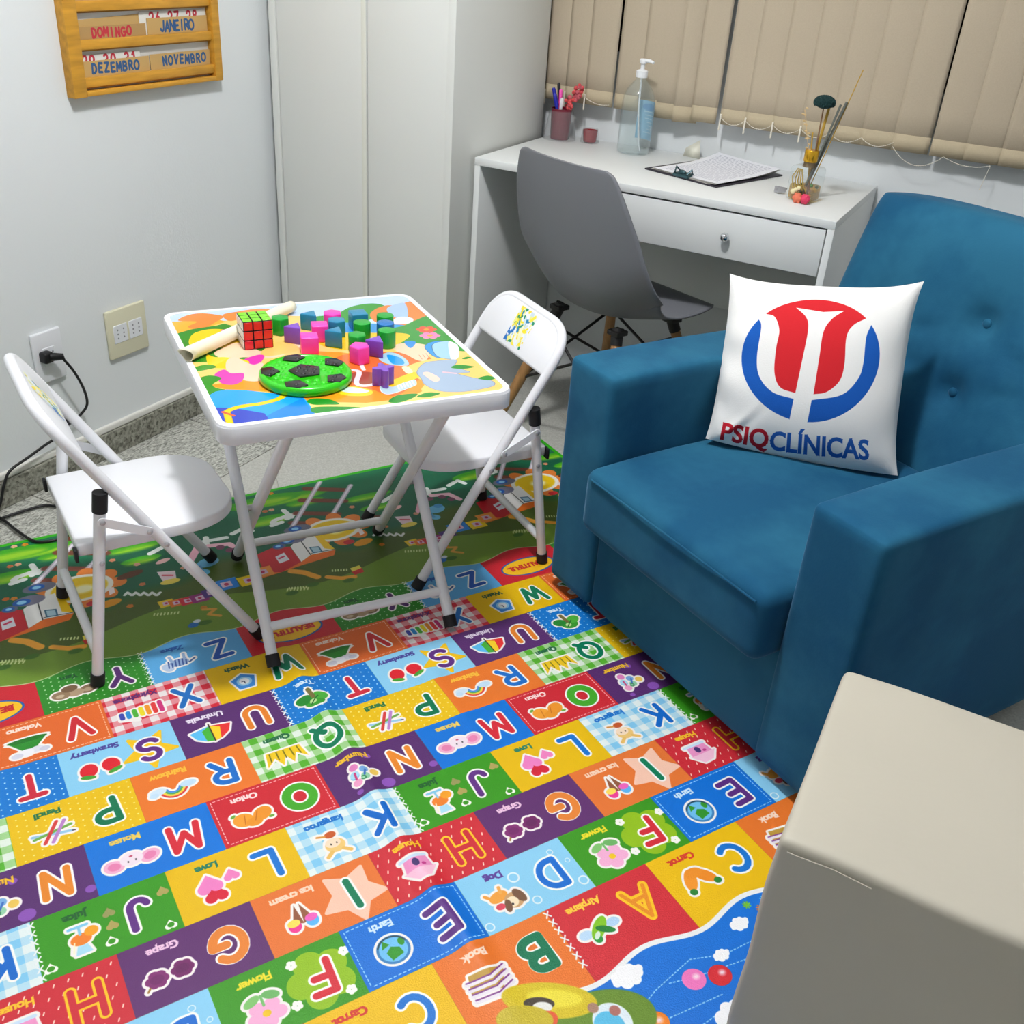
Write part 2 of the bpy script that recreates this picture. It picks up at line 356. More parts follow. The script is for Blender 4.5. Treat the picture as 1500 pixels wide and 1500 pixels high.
class Canvas:
    def __init__(s, w, h, px, bg):
        s.px = px; s.nx = int(round(w / px)); s.ny = int(round(h / px)); s.w = w; s.h = h
        s.a = np.empty((s.ny, s.nx, 3), np.float32); s.a[:] = np.array(bg, np.float32) / 255
    def sdf(s, sh, X, Y):
        k = sh[0]
        if k == 'e':
            _, cx, cy, rx, ry, rt = sh; c, t = math.cos(rt), math.sin(rt)
            x = (X - cx) * c + (Y - cy) * t; y = -(X - cx) * t + (Y - cy) * c
            q = np.sqrt((x / rx) ** 2 + (y / ry) ** 2); g = np.sqrt((x / rx ** 2) ** 2 + (y / ry ** 2) ** 2) + 1e-9
            return np.where(q < 1e-6, -min(rx, ry), (q - 1) * q / g)
        if k == 'l':
            _, pts, r = sh; d = np.full(X.shape, 1e9, np.float32)
            for (ax, ay), (bx_, by) in zip(pts[:-1], pts[1:]):
                vx, vy = bx_ - ax, by - ay; L = vx * vx + vy * vy + 1e-12
                t = np.clip(((X - ax) * vx + (Y - ay) * vy) / L, 0, 1)
                d = np.minimum(d, np.hypot(X - ax - t * vx, Y - ay - t * vy))
            return d - r
        pts = sh[1]; d = np.full(X.shape, 1e9, np.float32); ins = np.zeros(X.shape, bool)
        for i in range(len(pts)):
            ax, ay = pts[i]; bx_, by = pts[(i + 1) % len(pts)]
            vx, vy = bx_ - ax, by - ay; L = vx * vx + vy * vy + 1e-12
            t = np.clip(((X - ax) * vx + (Y - ay) * vy) / L, 0, 1)
            d = np.minimum(d, np.hypot(X - ax - t * vx, Y - ay - t * vy))
            if ay != by: ins ^= ((ay > Y) != (by > Y)) & (X < (bx_ - ax) * (Y - ay) / (by - ay) + ax)
        return np.where(ins, -d, d)
    def draw(s, sh, col, grow=0.0, soft=1.0, pat=None, op=1.0):
        if sh[0] == 'e': m = max(sh[3], sh[4]); b = (sh[1] - m, sh[2] - m, sh[1] + m, sh[2] + m)
        else:
            q = np.array(sh[1]); r = sh[2] if sh[0] == 'l' else 0; b = (q[:, 0].min() - r, q[:, 1].min() - r, q[:, 0].max() + r, q[:, 1].max() + r)
        g = grow + 2 * s.px * soft; i0 = max(0, int((b[0] - g) / s.px)); i1 = min(s.nx, int((b[2] + g) / s.px) + 2)
        j0 = max(0, int((b[1] - g) / s.px)); j1 = min(s.ny, int((b[3] + g) / s.px) + 2)
        if i1 <= i0 or j1 <= j0: return
        X, Y = np.meshgrid((np.arange(i0, i1) + .5) * s.px, (np.arange(j0, j1) + .5) * s.px)
        X = X.astype(np.float32); Y = Y.astype(np.float32)
        cov = np.clip(0.5 - (s.sdf(sh, X, Y) - grow) / (s.px * soft), 0, 1) * op
        c = pat(X, Y) if pat else np.array(col, np.float32) / 255
        reg = s.a[j0:j1, i0:i1]; reg += (c - reg) * cov[..., None]
    def text(s, txt, cx, cy, h, rot, col, grow=0.0, sx=1.0):
        V, T = text_tris(txt); c, t = math.cos(rot), math.sin(rot)
        P = np.stack([cx + h * (V[:, 0] * sx * c - V[:, 1] * t), cy + h * (V[:, 0] * sx * t + V[:, 1] * c)], 1)
        x0, y0 = P.min(0) - grow - 3 * s.px; x1, y1 = P.max(0) + grow + 3 * s.px
        i0 = max(0, int(x0 / s.px)); i1 = min(s.nx, int(x1 / s.px)); j0 = max(0, int(y0 / s.px)); j1 = min(s.ny, int(y1 / s.px))
        if i1 <= i0 or j1 <= j0: return
        cov = np.zeros((j1 - j0, i1 - i0), np.float32)
        for tr in T:
            p = P[tr]; A = (p[1][0] - p[0][0]) * (p[2][1] - p[0][1]) - (p[1][1] - p[0][1]) * (p[2][0] - p[0][0])
            if A < 0: p = p[::-1]
            a0 = max(i0, int((p[:, 0].min() - grow) / s.px) - 1); a1 = min(i1, int((p[:, 0].max() + grow) / s.px) + 2)
            b0 = max(j0, int((p[:, 1].min() - grow) / s.px) - 1); b1 = min(j1, int((p[:, 1].max() + grow) / s.px) + 2)
            if a1 <= a0 or b1 <= b0: continue
            X, Y = np.meshgrid((np.arange(a0, a1) + .5) * s.px, (np.arange(b0, b1) + .5) * s.px)
            d = np.full(X.shape, 1e9)
            for k in range(3):
                q0, q1 = p[k], p[(k + 1) % 3]; e = q1 - q0; L = math.hypot(*e) + 1e-12
                d = np.minimum(d, (e[0] * (Y - q0[1]) - e[1] * (X - q0[0])) / L)
            cc = np.clip(0.85 + (d + grow) / s.px, 0, 1)
            sub = cov[b0 - j0:b1 - j0, a0 - i0:a1 - i0]; np.maximum(sub, cc, out=sub)
        reg = s.a[j0:j1, i0:i1]; reg += (np.array(col, np.float32) / 255 - reg) * cov[..., None]
    def glyph(s, ch, cx, cy, h, rot, r, col, out=None, og=0.0, inner=None, ir=0.0, sx=1.0):
        st = GL[ch]
        if not st: return
        xs = [p[0] for q in st for p in q]; mx = (min(xs) + max(xs)) / 2; c, t = math.cos(rot), math.sin(rot)
        tr = [[(cx + h * ((x - mx) * sx * c - (y - .5) * t), cy + h * ((x - mx) * sx * t + (y - .5) * c)) for x, y in q] for q in st]
        if out:
            for q in tr: s.draw(('l', q, r), out, grow=og)
        for q in tr: s.draw(('l', q, r), col)
        if inner:
            for q in tr: s.draw(('l', q, ir), inner)
    def word(s, txt, x, y, h, adv, r, col, rot=0.0, jit=0.0):
        for i, ch in enumerate(txt):
            s.glyph(ch, x + adv * i * math.cos(rot), y + adv * i * math.sin(rot) + random.uniform(-jit, jit), h, rot + random.uniform(-.1, .1) * (jit > 0), r, col, sx=.85)
    def image(s, name):
        im = bpy.data.images.new(name, s.nx, s.ny, alpha=False)
        buf = np.ones((s.ny, s.nx, 4), np.float32); buf[..., :3] = np.clip(s.a, 0, 1)
        im.pixels.foreach_set(buf.ravel()); im.update(); im.pack()
        return im
def print_mat(name, canvas, rough=0.5, bump=0.0, bscale=400, coat=0.0, spec=0.5):
    m = mat(name, (255, 255, 255), rough, bump=bump, bscale=bscale, coat=coat, spec=spec)
    nt = m.node_tree; t = nt.nodes.new('ShaderNodeTexImage'); t.image = canvas.image(name); t.extension = 'EXTEND'
    uv = nt.nodes.new('ShaderNodeUVMap'); uv.uv_map = 'print'
    nt.links.new(uv.outputs[0], t.inputs['Vector']); nt.links.new(t.outputs['Color'], nt.nodes['Principled BSDF'].inputs['Base Color'])
    return m
def set_uv(o, fn):
    me = o.data; uv = me.uv_layers.new(name='print')
    for l in me.loops:
        uv.data[l.index].uv = fn(me.vertices[l.vertex_index].co)
def quad_print(name, m, pts, parent, thick=None):
    """flat rectangular print: pts = 4 corners (bl, br, tr, tl) in the parent's space"""
    mb = MB(); mb.add(pts, [(0, 1, 2, 3)]); o = mb.build(name, m, parent, smooth=False)
    uv = o.data.uv_layers.new(name='print')
    for l, c in zip(o.data.loops, ((0, 0), (1, 0), (1, 1), (0, 1))): uv.data[l.index].uv = c
    return o

# ------------------------------------------------------------------ the room
XL, YB, XR, YF, ZC, ZF = -2.045, 3.04, 1.75, -1.45, 2.62, -0.006
def struct(name, mb, m, parent=None, smooth=False):
    o = mb.build(name, m, parent, smooth); 
    if parent is None: o['kind'] = 'structure'
    return o
floor = struct('floor', MB().box(XL - .1, XR + .1, YF - .1, YB + .1, ZF - .1, ZF - .0035), M['slab'])
struct('wall_left', MB().box(XL - .12, XL, YF - .1, YB + .12, ZF - .05, ZC), M['wall'])
struct('wall_right', MB().box(XR, XR + .12, YF - .1, YB + .12, ZF - .05, ZC), M['wall'])
struct('wall_front', MB().box(XL - .12, XR + .12, YF - .12, YF, ZF - .05, ZC), M['wall'])
struct('ceiling', MB().box(XL - .12, XR + .12, YF - .12, YB + .12, ZC, ZC + .1), M['ceil'])
# window wall with two openings behind the blinds
wb = MB()
WX = [(-1.40, -1.02), (-0.84, 0.55)]; WZ0, WZ1 = 1.0, 2.15
wb.box(XL - .12, XR + .12, YB, YB + .12, ZF - .05, WZ0); wb.box(XL - .12, XR + .12, YB, YB + .12, WZ1, ZC)
wb.box(XL - .12, WX[0][0], YB, YB + .12, WZ0, WZ1); wb.box(WX[0][1], WX[1][0], YB, YB + .12, WZ0, WZ1); wb.box(WX[1][1], XR + .12, YB, YB + .12, WZ0, WZ1)
struct('wall_back', wb, M['wall'])
for i, (a, b) in enumerate(WX):
    w = struct('window_%d' % (i + 1), MB().box(a, b, YB + .055, YB + .061, WZ0, WZ1), M['dark_glass'])
    fr = MB()
    for (x0, x1, z0, z1) in ((a, a + .04, WZ0, WZ1), (b - .04, b, WZ0, WZ1), (a, b, WZ0, WZ0 + .04), (a, b, WZ1 - .04, WZ1), ((a + b) / 2 - .02, (a + b) / 2 + .02, WZ0, WZ1)):
        fr.box(x0, x1, YB + .03, YB + .08, z0, z1)
    fr.build('window_frame', M['winframe'], w, smooth=False)

# floor tiles: granite border strip, then smooth diagonal tiles
def clip(poly, a, b, c):            # keep a*x+b*y<=c
    out = []
    for i in range(len(poly)):
        p, q = poly[i], poly[(i + 1) % len(poly)]
        dp, dq = a * p[0] + b * p[1] - c, a * q[0] + b * q[1] - c
        if dp <= 0: out.append(p)
        if (dp < 0) != (dq < 0) and dp != dq:
            t = dp / (dp - dq); out.append((p[0] + t * (q[0] - p[0]), p[1] + t * (q[1] - p[1])))
    return out
def tile(poly, m, z=ZF):
    MB().prism(poly, ZF - .0035, z, bev=.0008, seg=1).build('tile', m, floor, smooth=False)
g = .0016
y = 2.0 - .55 * 4
while y < YB:
    y0, y1 = y + g, min(y + .55, YB) - g
    if y1 > y0 + .02: tile([(XL + .002, y0), (-1.72 - g, y0), (-1.72 - g, y1), (XL + .002, y1)], M['granite'])
    y += .55
SQ = .60
for i in range(-6, 7):
    for j in range(-6, 7):
        s0 = .26 + i * SQ * math.sqrt(2); d0 = -3.22 + j * SQ * math.sqrt(2)   # x+y = s, x-y = d
        k = SQ * math.sqrt(2); e = g * 1.4
        P = [((s + d) / 2, (s - d) / 2) for s, d in ((s0 + e, d0 + e), (s0 + e, d0 + k - e), (s0 + k - e, d0 + k - e), (s0 + k - e, d0 + e))]
        for (a, b, c) in ((-1, 0, 1.72 - g), (1, 0, XR), (0, -1, -.2), (0, 1, YB)): 
            P = clip(P, a, b, c)
            if len(P) < 3: break
        if len(P) >= 3:
            ar = sum(P[q][0] * P[(q + 1) % len(P)][1] - P[(q + 1) % len(P)][0] * P[q][1] for q in range(len(P))) / 2
            if abs(ar) > .004: tile(P if ar > 0 else P[::-1], M['tile'])
# granite skirting and the plaster ledge on top of it
sk = struct('baseboard_left', MB().box(XL - .01, XL + .014, YF, 2.415, ZF, .064, .002), M['granite_dark'])
struct('trim_1', MB().box(XL - .01, XL + .009, YF, 2.415, .064, .082, .004), M['ledge'])

# ------------------------------------------------------------------ wardrobe
wd = thing('wardrobe', 'tall plain white two-door wardrobe standing in the corner beside the desk', 'wardrobe', (-1.722, 2.69, ZF))
def wbx(name, x0, x1, y0, y1, z0, z1, m='lam2', bev=.0012, parent=wd):
    return bx(name, M[m], x0 + 1.722, x1 + 1.722, y0 - 2.69, y1 - 2.69, z0 - ZF, z1 - ZF, bev, parent)
X0, X1, Y0, Y1, ZT = -2.018, -1.4265, 2.422, 2.958, 2.25
wbx('side_panel', X0, X0 + .022, Y0, Y1, ZF, ZT, 'lam2'); wbx('side_panel', X1 - .022, X1, Y0, Y1, ZF, ZT, 'lam2')
wbx('top_panel', X0 + .022, X1 - .022, Y0, Y1, ZT - .02, ZT); wbx('back_panel', X0 + .022, X1 - .022, Y1 - .008, Y1, ZF + .05, ZT - .02)
wbx('plinth', X0 + .022, X1 - .022, Y0 + .03, Y0 + .045, ZF, ZF + .06)
d1 = wbx('door', X0 + .0245, -1.7, Y0 + .004, Y0 + .02, ZF + .062, ZT - .022); d2 = wbx('door', -1.6975, X1 - .0245, Y0 + .007, Y0 + .023, ZF + .062, ZT - .022)
wbx('door_edge_strip', -1.714, -1.7005, Y0 + .0025, Y0 + .004, ZF + .062, ZT - .022, 'edge', .0004, d1)

# ------------------------------------------------------------------ desk
dk = thing('desk', 'white laminate writing desk with one drawer, against the window wall', 'desk', (-.922, 2.78, ZF))
def dbx(name, x0, x1, y0, y1, z0, z1, m='lam', bev=.0012, parent=dk):
    return bx(name, M[m], x0 + .922, x1 + .922, y0 - 2.78, y1 - 2.78, z0 - ZF, z1 - ZF, bev, parent)
DX0, DX1, DY0, DY1 = -1.4135, -.4295, 2.525, 3.032
dbx('desktop', DX0, DX1, DY0, DY1, .730, .750); 
dbx('side_panel', DX0, DX0 + .017, DY0 + .001, DY1, ZF, .730); dbx('side_panel', DX1 - .017, DX1, DY0 + .001, DY1, ZF, .730)
dbx('modesty_panel', DX0 + .017, DX1 - .017, DY1 - .035, DY1 - .02, .33, .730)
dbx('drawer_rail', DX1 - .6, DX1 - .59, DY0 + .03, DY1 - .04, .60, .730)
dr = dbx('drawer', -1.018, DX1 - .0205, DY0 + .003, DY0 + .018, .612, .7255)
dbx('drawer_box', -1.008, DX1 - .03, DY0 + .018, DY1 - .06, .618, .70, 'lam', .001, dr)
kn = MB(); kc = Vector((-.687 + .922, DY0 - 2.78 - .012, .668 - ZF))
kn.ball(kc, .0115, 0, 18, 12); rot = Matrix.Rotation(PI / 2, 3, 'X')
kn.lathe([(.009, 0), (.0045, -.004), (.0045, -.016)], 14, kc + Vector((0, .019, 0)) + Vector((0, -.002, 0)), 0, mtx=rot)
kn.build('knob', M['chrome'], dr)

# ------------------------------------------------------------------ vertical blinds
def blind(name, label, vanes, zt=2.24, zb=.853, yc=2.994, chain_r=None, open_end=False):
    x0, x1 = vanes[0][0] - .045, vanes[-1][0] + .042
    t = thing(name, label, 'blind', ((x0 + x1) / 2, yc, zt)); ox = (x0 + x1) / 2
    bx('headrail', M['white_pl'], x0 - ox, x1 - ox, -.02, YB - yc, 0, .035, .003, t)
    pts = []
    for (x, w, ang, dz) in vanes:
        c, s_ = math.cos(ang), math.sin(ang); mb = MB(); n = 8
        def fv(u, v, x=x, w=w, c=c, s_=s_, dz=dz):
            a = (u - .5) * w; bow = .004 * (1 - (2 * u - 1) ** 2)
            return (x - ox + a * c + bow * s_, a * s_ - bow * c, -(zt - zb - dz) * (1 - v))
        mb.grid(fv, n, 14); o = mb.build('vane', [M['blind']], t)
        md = o.modifiers.new('thick', 'SOLIDIFY'); md.thickness = .0008
        hem = MB(); hem.grid(lambda u, v: (fv(u, 0)[0] + .0005 * s_, fv(u, 0)[1] - .0005 * c, fv(u, 0)[2] + .0 + v * .042), n, 1)
        ho = hem.build('hem_pocket', M['blind_hem'], o); md = ho.modifiers.new('thick', 'SOLIDIFY'); md.thickness = .0008
        pts.append((x - ox - .5 * w * c * .9, -.5 * w * s_ * .9 - .006, -(zt - zb - dz)))
    return t, pts, ox
def bead_chain(t, knots, sag, name='bead_chain', r=.0014):
    mb = MB()
    for (a, b) in zip(knots[:-1], knots[1:]):
        a, b = Vector(a), Vector(b); L = (b - a).length; n = max(6, int(L / .0052))
        for i in range(n):
            u = (i + .5) / n; p = a.lerp(b, u); p.z -= sag * 4 * u * (1 - u)
            mb.ball(p, r, 0, 6, 4)
        path = []
        for i in range(13):
            u = i / 12; p = a.lerp(b, u); p.z -= sag * 4 * u * (1 - u); path.append(p)
        mb.tube(path, r * .45, 5)
    return mb.build(name, M['chain'], t)
B1 = [(-1.397, .090, .05, 0), (-1.332, .088, .05, 0), (-1.266, .088, .05, 0), (-1.170, .088, .05, 0), (-1.094, .088, .05, -.004), (-1.058, .078, .05, -.008), (-.994, .07, .35, -.010), (-.938, .075, .05, -.002)]
t1, p1, ox1 = blind('vertical_blind', 'narrow beige vertical blind behind the pump bottle, beside the wardrobe', B1)
xs = [-.842, -.770, -.692, -.614, -.533, -.450, -.366, -.2675, -.184, -.098, -.016, .066, .148, .230]
B2 = [(x, .094, .045, 0) for i, x in enumerate(xs)]
t2, p2, ox2 = blind('vertical_blind', 'wide beige vertical blind behind the reed diffuser and the armchair', B2)
for (t, p, idx) in ((t1, p1, (0, 1, 2)), (t2, p2, tuple(range(len(xs))))):
    ks = [(p[i][0], p[i][1] - .004, p[i][2] + .02) for i in idx]
    if t is t1: bead_chain(t, [ks[2], (ks[2][0] + .08, ks[2][1], ks[2][2] - .012)], .008)
    else:
        bead_chain(t, ks[:6], .017); bead_chain(t, [ks[5], ks[6], ], .016); bead_chain(t, [(ks[6][0], ks[6][1], ks[6][2] - .01), (ks[8][0] - .05, ks[8][1], ks[8][2] - .017)], .035)
        bead_chain(t, [(ks[8][0] - .05, ks[8][1], ks[8][2] - .017), (ks[9][0] - .02, ks[9][1], ks[9][2] - .022)], .012); bead_chain(t, [(ks[9][0] - .02, ks[9][1], ks[9][2] - .022), (ks[9][0] - .03, ks[9][1], ks[9][2] - .085)], .0)
    for q in ks[:(3 if t is t1 else 4)]: MB().box(q[0] - .0022, q[0] + .0022, q[1] - .003, q[1] + .001, q[2] - .035, q[2] + .008, .0008, 1).build('weight_clip', M['chain'], t)

# ------------------------------------------------------------------ sockets and the cord
def socket(name, label, y, z, w, h, m, mods, d=.010):
    t = thing(name, label, 'socket', (XL, y, z))
    MB().box(0, d, -w / 2, w / 2, -h / 2, h / 2, .004, 3).build('cover_plate', M[m], t)
    for (cy, cz, s_) in mods:
        o = MB().box(d - .002, d + .0015, cy - s_ * .5, cy + s_ * .5, cz - .024, cz + .024, .001, 1).build('socket_module', M['socket_w'], t)
        hs = MB()
        for k in (-1, 0, 1):
            for q in (-.010, .010): hs.lathe([(.0024, 0), (.0024, .0006)], 10, (d + .0013, cy + q + (0 if k else .0), cz + k * .011), mtx=Matrix.Rotation(PI / 2, 3, 'Y'))
        hs.build('pin_holes', mat('pin_hole_grey', (140, 142, 146), .6), o)
    return t
socket('wall_socket', 'white wall socket plate holding the black plug, behind the left folding chair', 1.570, .325, .085, .128, 'socket_w', [(0, -.0, .034)])
socket('wall_socket', 'cream double wall socket plate with two white inserts, left of the play table', 1.820, .318, .133, .130, 'socket_b', [(-.026, 0, .046), (.026, 0, .046)])
cp = [Vector(onx(px, py, XL + d)) for px, py, d in ((64, 521, .014), (74, 522, .03), (92, 526, .045), (108, 545, .05), (122, 570, .045), (127, 592, .03), (118, 607, .02), (106, 617, .018), (97, 625, .02), (84, 640, .022), (66, 652, .022), (40, 671, .024), (14, 690, .026), (5, 712, .026))]
cp += [Vector(onz(px, py, z)) for px, py, z in ((-3, 745, .01), (-30, 772, .001), (-12, 768, .001), (0, 760, .001), (30, 750, .001), (62, 741, .001), (85, 743, .001), (104, 752, .001), (113, 770, .004), (100, 782, .0045), (84, 790, .0045), (62, 794, .0045), (45, 791, .0045), (22, 776, .004), (6, 763, .004), (-20, 748, .003), (-60, 730, .001))]
cord = thing('power_cord', 'black plug and cord running from the white wall socket down to the floor', 'cord', tuple(cp[0]))
o_ = Vector(cp[0])
MB().tube([q - o_ for q in catmull(cp[2:], 7)], .0034, 10).build('cable', M['blackplastic'], cord)
pg = MB().box(-.006, .018, -.012, .014, -.017, .010, .005, 3); pg.tube([(0.012, .006, -.003), (.028, .03, -.006), (cp[2] - o_)], [.011, .008, .0045], 12)
pg.build('plug', M['blackplastic'], cord)

# ------------------------------------------------------------------ wooden wall calendar
cal = thing('wall_calendar', 'yellow-stained wooden wall calendar rack with card slots, on the left wall', 'calendar', (XL, 2.002, .90))
CL, CR = -.262, .228
def cbx(name, y0, y1, z0, z1, x0=0, x1=.026, m='yellow_wood', bev=.0015):
    return bx(name, M[m], x0, x1, y0, y1, z0, z1, bev, cal)
cbx('stile', CL, CL + .037, -.002, .52); cbx('stile', CR - .026, CR, -.002, .52)
cbx('backboard', CL + .03, CR - .015, .0, .52, 0, .005, 'whitecard')
cbx('bottom_rail', CL + .037, CR - .026, -.001, .010, 0, .026)
for z in (.017, .096, .175, .254, .333, .412):
    cbx('slot_rail', CL + .035, CR - .024, z, z + .021, .012, .020)
    cbx('slot_floor', CL + .037, CR - .026, z - .004, z + .002, .004, .012, 'yellow_wood_d', .0005)
def card(label, y, z, w, h, txt, ink, x=.0085, bg=(196, 160, 100), th=.0016, lh=.021, ly=.0, adv=None, tilt=0.0, m='kraft', jit=.0014, r=.0027, up=0.0):
    t = thing('name_card' if m == 'kraft' else 'number_card', label, 'card', (XL + x, 2.002 + y, .90 + z), 0, 'cards in the wall calendar')
    bx('board', M[m], 0, th, -w / 2, w / 2, 0, h, .0004, t, 1)
    cv = Canvas(w, h, .0004, bg)
    if txt:
        adv = adv or lh * .86; x0 = w / 2 - adv * (len(txt) - 1) / 2 + ly
        cv.word(txt, x0, h * .5 + up, lh, adv, r, ink, 0, jit)
    pm = print_mat('card_print_' + txt.lower(), cv, .75)
    quad_print('lettering', pm, [(th + .0003, -w / 2, 0), (th + .0003, w / 2, 0), (th + .0003, w / 2, h), (th + .0003, -w / 2, h)], t)
    t.rotation_euler = (tilt, 0, 0)
    return t
BL_, RD_ = (48, 88, 136), (190, 52, 66)
card('kraft card lettered DEZEMBRO in blue, bottom left of the wooden calendar', -.118, .020, .212, .051, 'DEZEMBRO', BL_, adv=.0185, lh=.019, up=.009)
card('kraft card lettered NOVEMBRO in blue, bottom right of the wooden calendar', .096, .020, .208, .053, 'NOVEMBRO', BL_, adv=.0195, lh=.019, up=.009, ly=.012)
card('kraft card lettered JANEIRO in blue, upper right of the wooden calendar', .096, .099, .205, .054, 'JANEIRO', BL_, adv=.0165, lh=.022, up=.008, ly=-.004)
card('kraft card lettered DOMINGO in red, left of the JANEIRO card', -.118, .099, .212, .044, 'DOMINGO', RD_, adv=.0175, lh=.018, up=.008, bg=(176, 142, 90))
card('blank kraft card standing behind the DOMINGO card, slightly tilted', -.116, .100, .214, .060, '', BL_, x=.0048, tilt=math.radians(2.0))
card('white number card reading 26 27 28 in red, behind the JANEIRO card', .085, .099, .225, .068, '26 27 28', RD_, x=.0062, m='whitecard', bg=(226, 224, 218), adv=.021, lh=.024, up=.019)
card('white number card reading 29 30 31 in red, behind the DEZEMBRO card', -.132, .020, .19, .064, '29 30 31', RD_, x=.0062, m='whitecard', bg=(226, 224, 218), adv=.021, lh=.024, up=.019)
card('kraft card with dark lettering in the top visible slot of the wooden calendar', -.09, .178, .26, .052, 'OUTUBRO', (70, 66, 66), adv=.021, lh=.02, up=.010)

# ------------------------------------------------------------------ foam play mat with the alphabet print
MA = 1.0275875; ME1 = np.array([math.cos(MA), math.sin(MA)]); ME2 = np.array([math.sin(MA), -math.cos(MA)])
MO = np.array([-1.0994, 1.5489]); CA, CB = 0.19509, 0.11322
C0, C1, V0, V1 = -6.0, 4.02, -4.66, 11.9
def mc(px, py):
    d = onz(px, py, 0)[:2] - MO; return d @ ME1 / CA, d @ ME2 / CB
def mxy(c, v): return MO + c * CA * ME1 + v * CB * ME2
RED, YEL, PUR, BLU, GRN, ORA, LBL, WHT = (206, 44, 54), (230, 184, 0), (90, 46, 110), (8, 116, 214), (60, 148, 26), (232, 116, 40), (132, 200, 240), (248, 246, 240)
DGR, PNK, BRN, PEA = (0, 110, 76), (240, 150, 200), (110, 60, 40), (246, 190, 160)
cv = Canvas((C1 - C0) * CA, (V1 - V0) * CB, .00078, (20, 112, 74))
def T2(c, v): return ((C1 - c) * CA, (v - V0) * CB)
def gp(pts): return [T2(*mc(*p)) for p in pts]
def rep3(fn):
    for k in (-6, -3, 0, 3, 6): fn(k * 3 // 3)
class Sh:  # shape list drawn with a period of three cells
    @staticmethod
    def poly(pts, col, soft=1.0, op=1.0):
        P = gp(pts)
        for k in range(-2, 3): cv.draw(('p', [(x + k * 3 * CA, y) for x, y in P]), col, soft=soft, op=op)
    @staticmethod
    def ell(px, py, rx, ry, col, rot=0, soft=1.0, op=1.0):  # radii in metres
        x, y = gp([(px, py)])[0]
        for k in range(-2, 3): cv.draw(('e', x + k * 3 * CA, y, rx, ry, rot), col, soft=soft, op=op)
    @staticmethod
    def line(pts, r, col, soft=1.0, op=1.0):
        P = gp(pts)
        for k in range(-2, 3): cv.draw(('l', [(x + k * 3 * CA, y) for x, y in P], r), col, soft=soft, op=op)
wave = lambda c: .09 * math.sin(2 * PI * (c + .75))
# --- countryside zone (far side of the mat)
cs = np.linspace(C0 - .2, C1 + .2, 160)
def band(vf, col, soft=1.0):
    P = [T2(c, vf(c)) for c in cs] + [T2(C1 + .3, 1.2), T2(C0 - .3, 1.2)]
    x = [p[0] for p in P]; i1 = cv.nx
    for j in range(cv.ny):
        pass
    X = (np.arange(cv.nx) + .5) * cv.px; c = C1 - X / CA; vv = np.array([vf(q) for q in c])
    Y = (np.arange(cv.ny) + .5) * cv.px; v = V0 + Y / CB
    cov = np.clip(.5 + (v[:, None] - vv[None, :]) * CB / (cv.px * soft), 0, 1)[..., None]
    cv.a += (np.array(col, np.float32) / 255 - cv.a) * cov
band(lambda c: -3.7 + .25 * math.sin(2 * PI * c / 3 + 1), (16, 96, 66), 40)
band(lambda c: -1.95 + .28 * math.sin(2 * PI * (c + .3) / 3) + .1 * math.sin(2 * PI * c), (74, 96, 24), 60)
band(lambda c: -1.45 + .22 * math.sin(2 * PI * (c + .2) / 3), (76, 98, 28), 3)
band(lambda c: -.92 + .25 * math.sin(2 * PI * (c + 1.1) / 3), (112, 146, 44), 2)
# bushes
for (px, py, rx, ry) in ((62, 806, .11, .022), (18, 812, .10, .026), (12, 846, .07, .022), (88, 812, .05, .014), (196, 802, .07, .014), (206, 820, .045, .014)):
    Sh.ell(px, py, rx, ry, (64, 168, 30), MA * 0, 6); Sh.ell(px, py + 3, rx * .7, ry * .55, (150, 205, 40), 0, 22)
for (px, py, c) in ((20, 801, (250, 190, 150)), (36, 798, (244, 150, 20)), (26, 827, (250, 180, 140)), (14, 830, (220, 120, 70)), (8, 878, (220, 110, 30)), (20, 877, (230, 140, 30)), (164, 821, (240, 150, 110)), (200, 827, (244, 176, 150)), (208, 856, (220, 130, 80)), (190, 888, (230, 130, 30)), (298, 890, (232, 140, 30)), (268, 832, (240, 170, 140))):
    for a in range(5): 
        x, y = gp([(px, py)])[0]; an = a * 2 * PI / 5
        for k in range(-2, 3): cv.draw(('e', x + k * 3 * CA + .0042 * math.cos(an), y + .0038 * math.sin(an), .0036, .0034, 0), tuple(int(v * .9) for v in c))
# white ladder-like letters
for L in ([(27, 845), (47, 838)], [(46, 828), (55, 840)], [(19, 850), (24, 846)], [(340, 782), (352, 776)], [(420, 760), (432, 752)], [(398, 770), (412, 765)], [(616, 722), (650, 716)], [(624, 716), (628, 724)], [(670, 704), (680, 708)], [(560, 735), (575, 726)]):
    Sh.line(L, .007, (232, 236, 232))
# rails
for i, (a, b) in enumerate((((447, 716), (506, 718)), ((441, 733), (504, 734)), ((434, 752), (494, 753)), ((427, 766), (486, 768)))): Sh.line([a, b], .010, (120, 62, 46), 6)
for a, b in (((468, 706), (425, 776)), ((513, 711), (478, 768))): Sh.line([a, b], .0065, (190, 180, 195), 3); Sh.line([a, b], .0025, (232, 226, 236), 3)
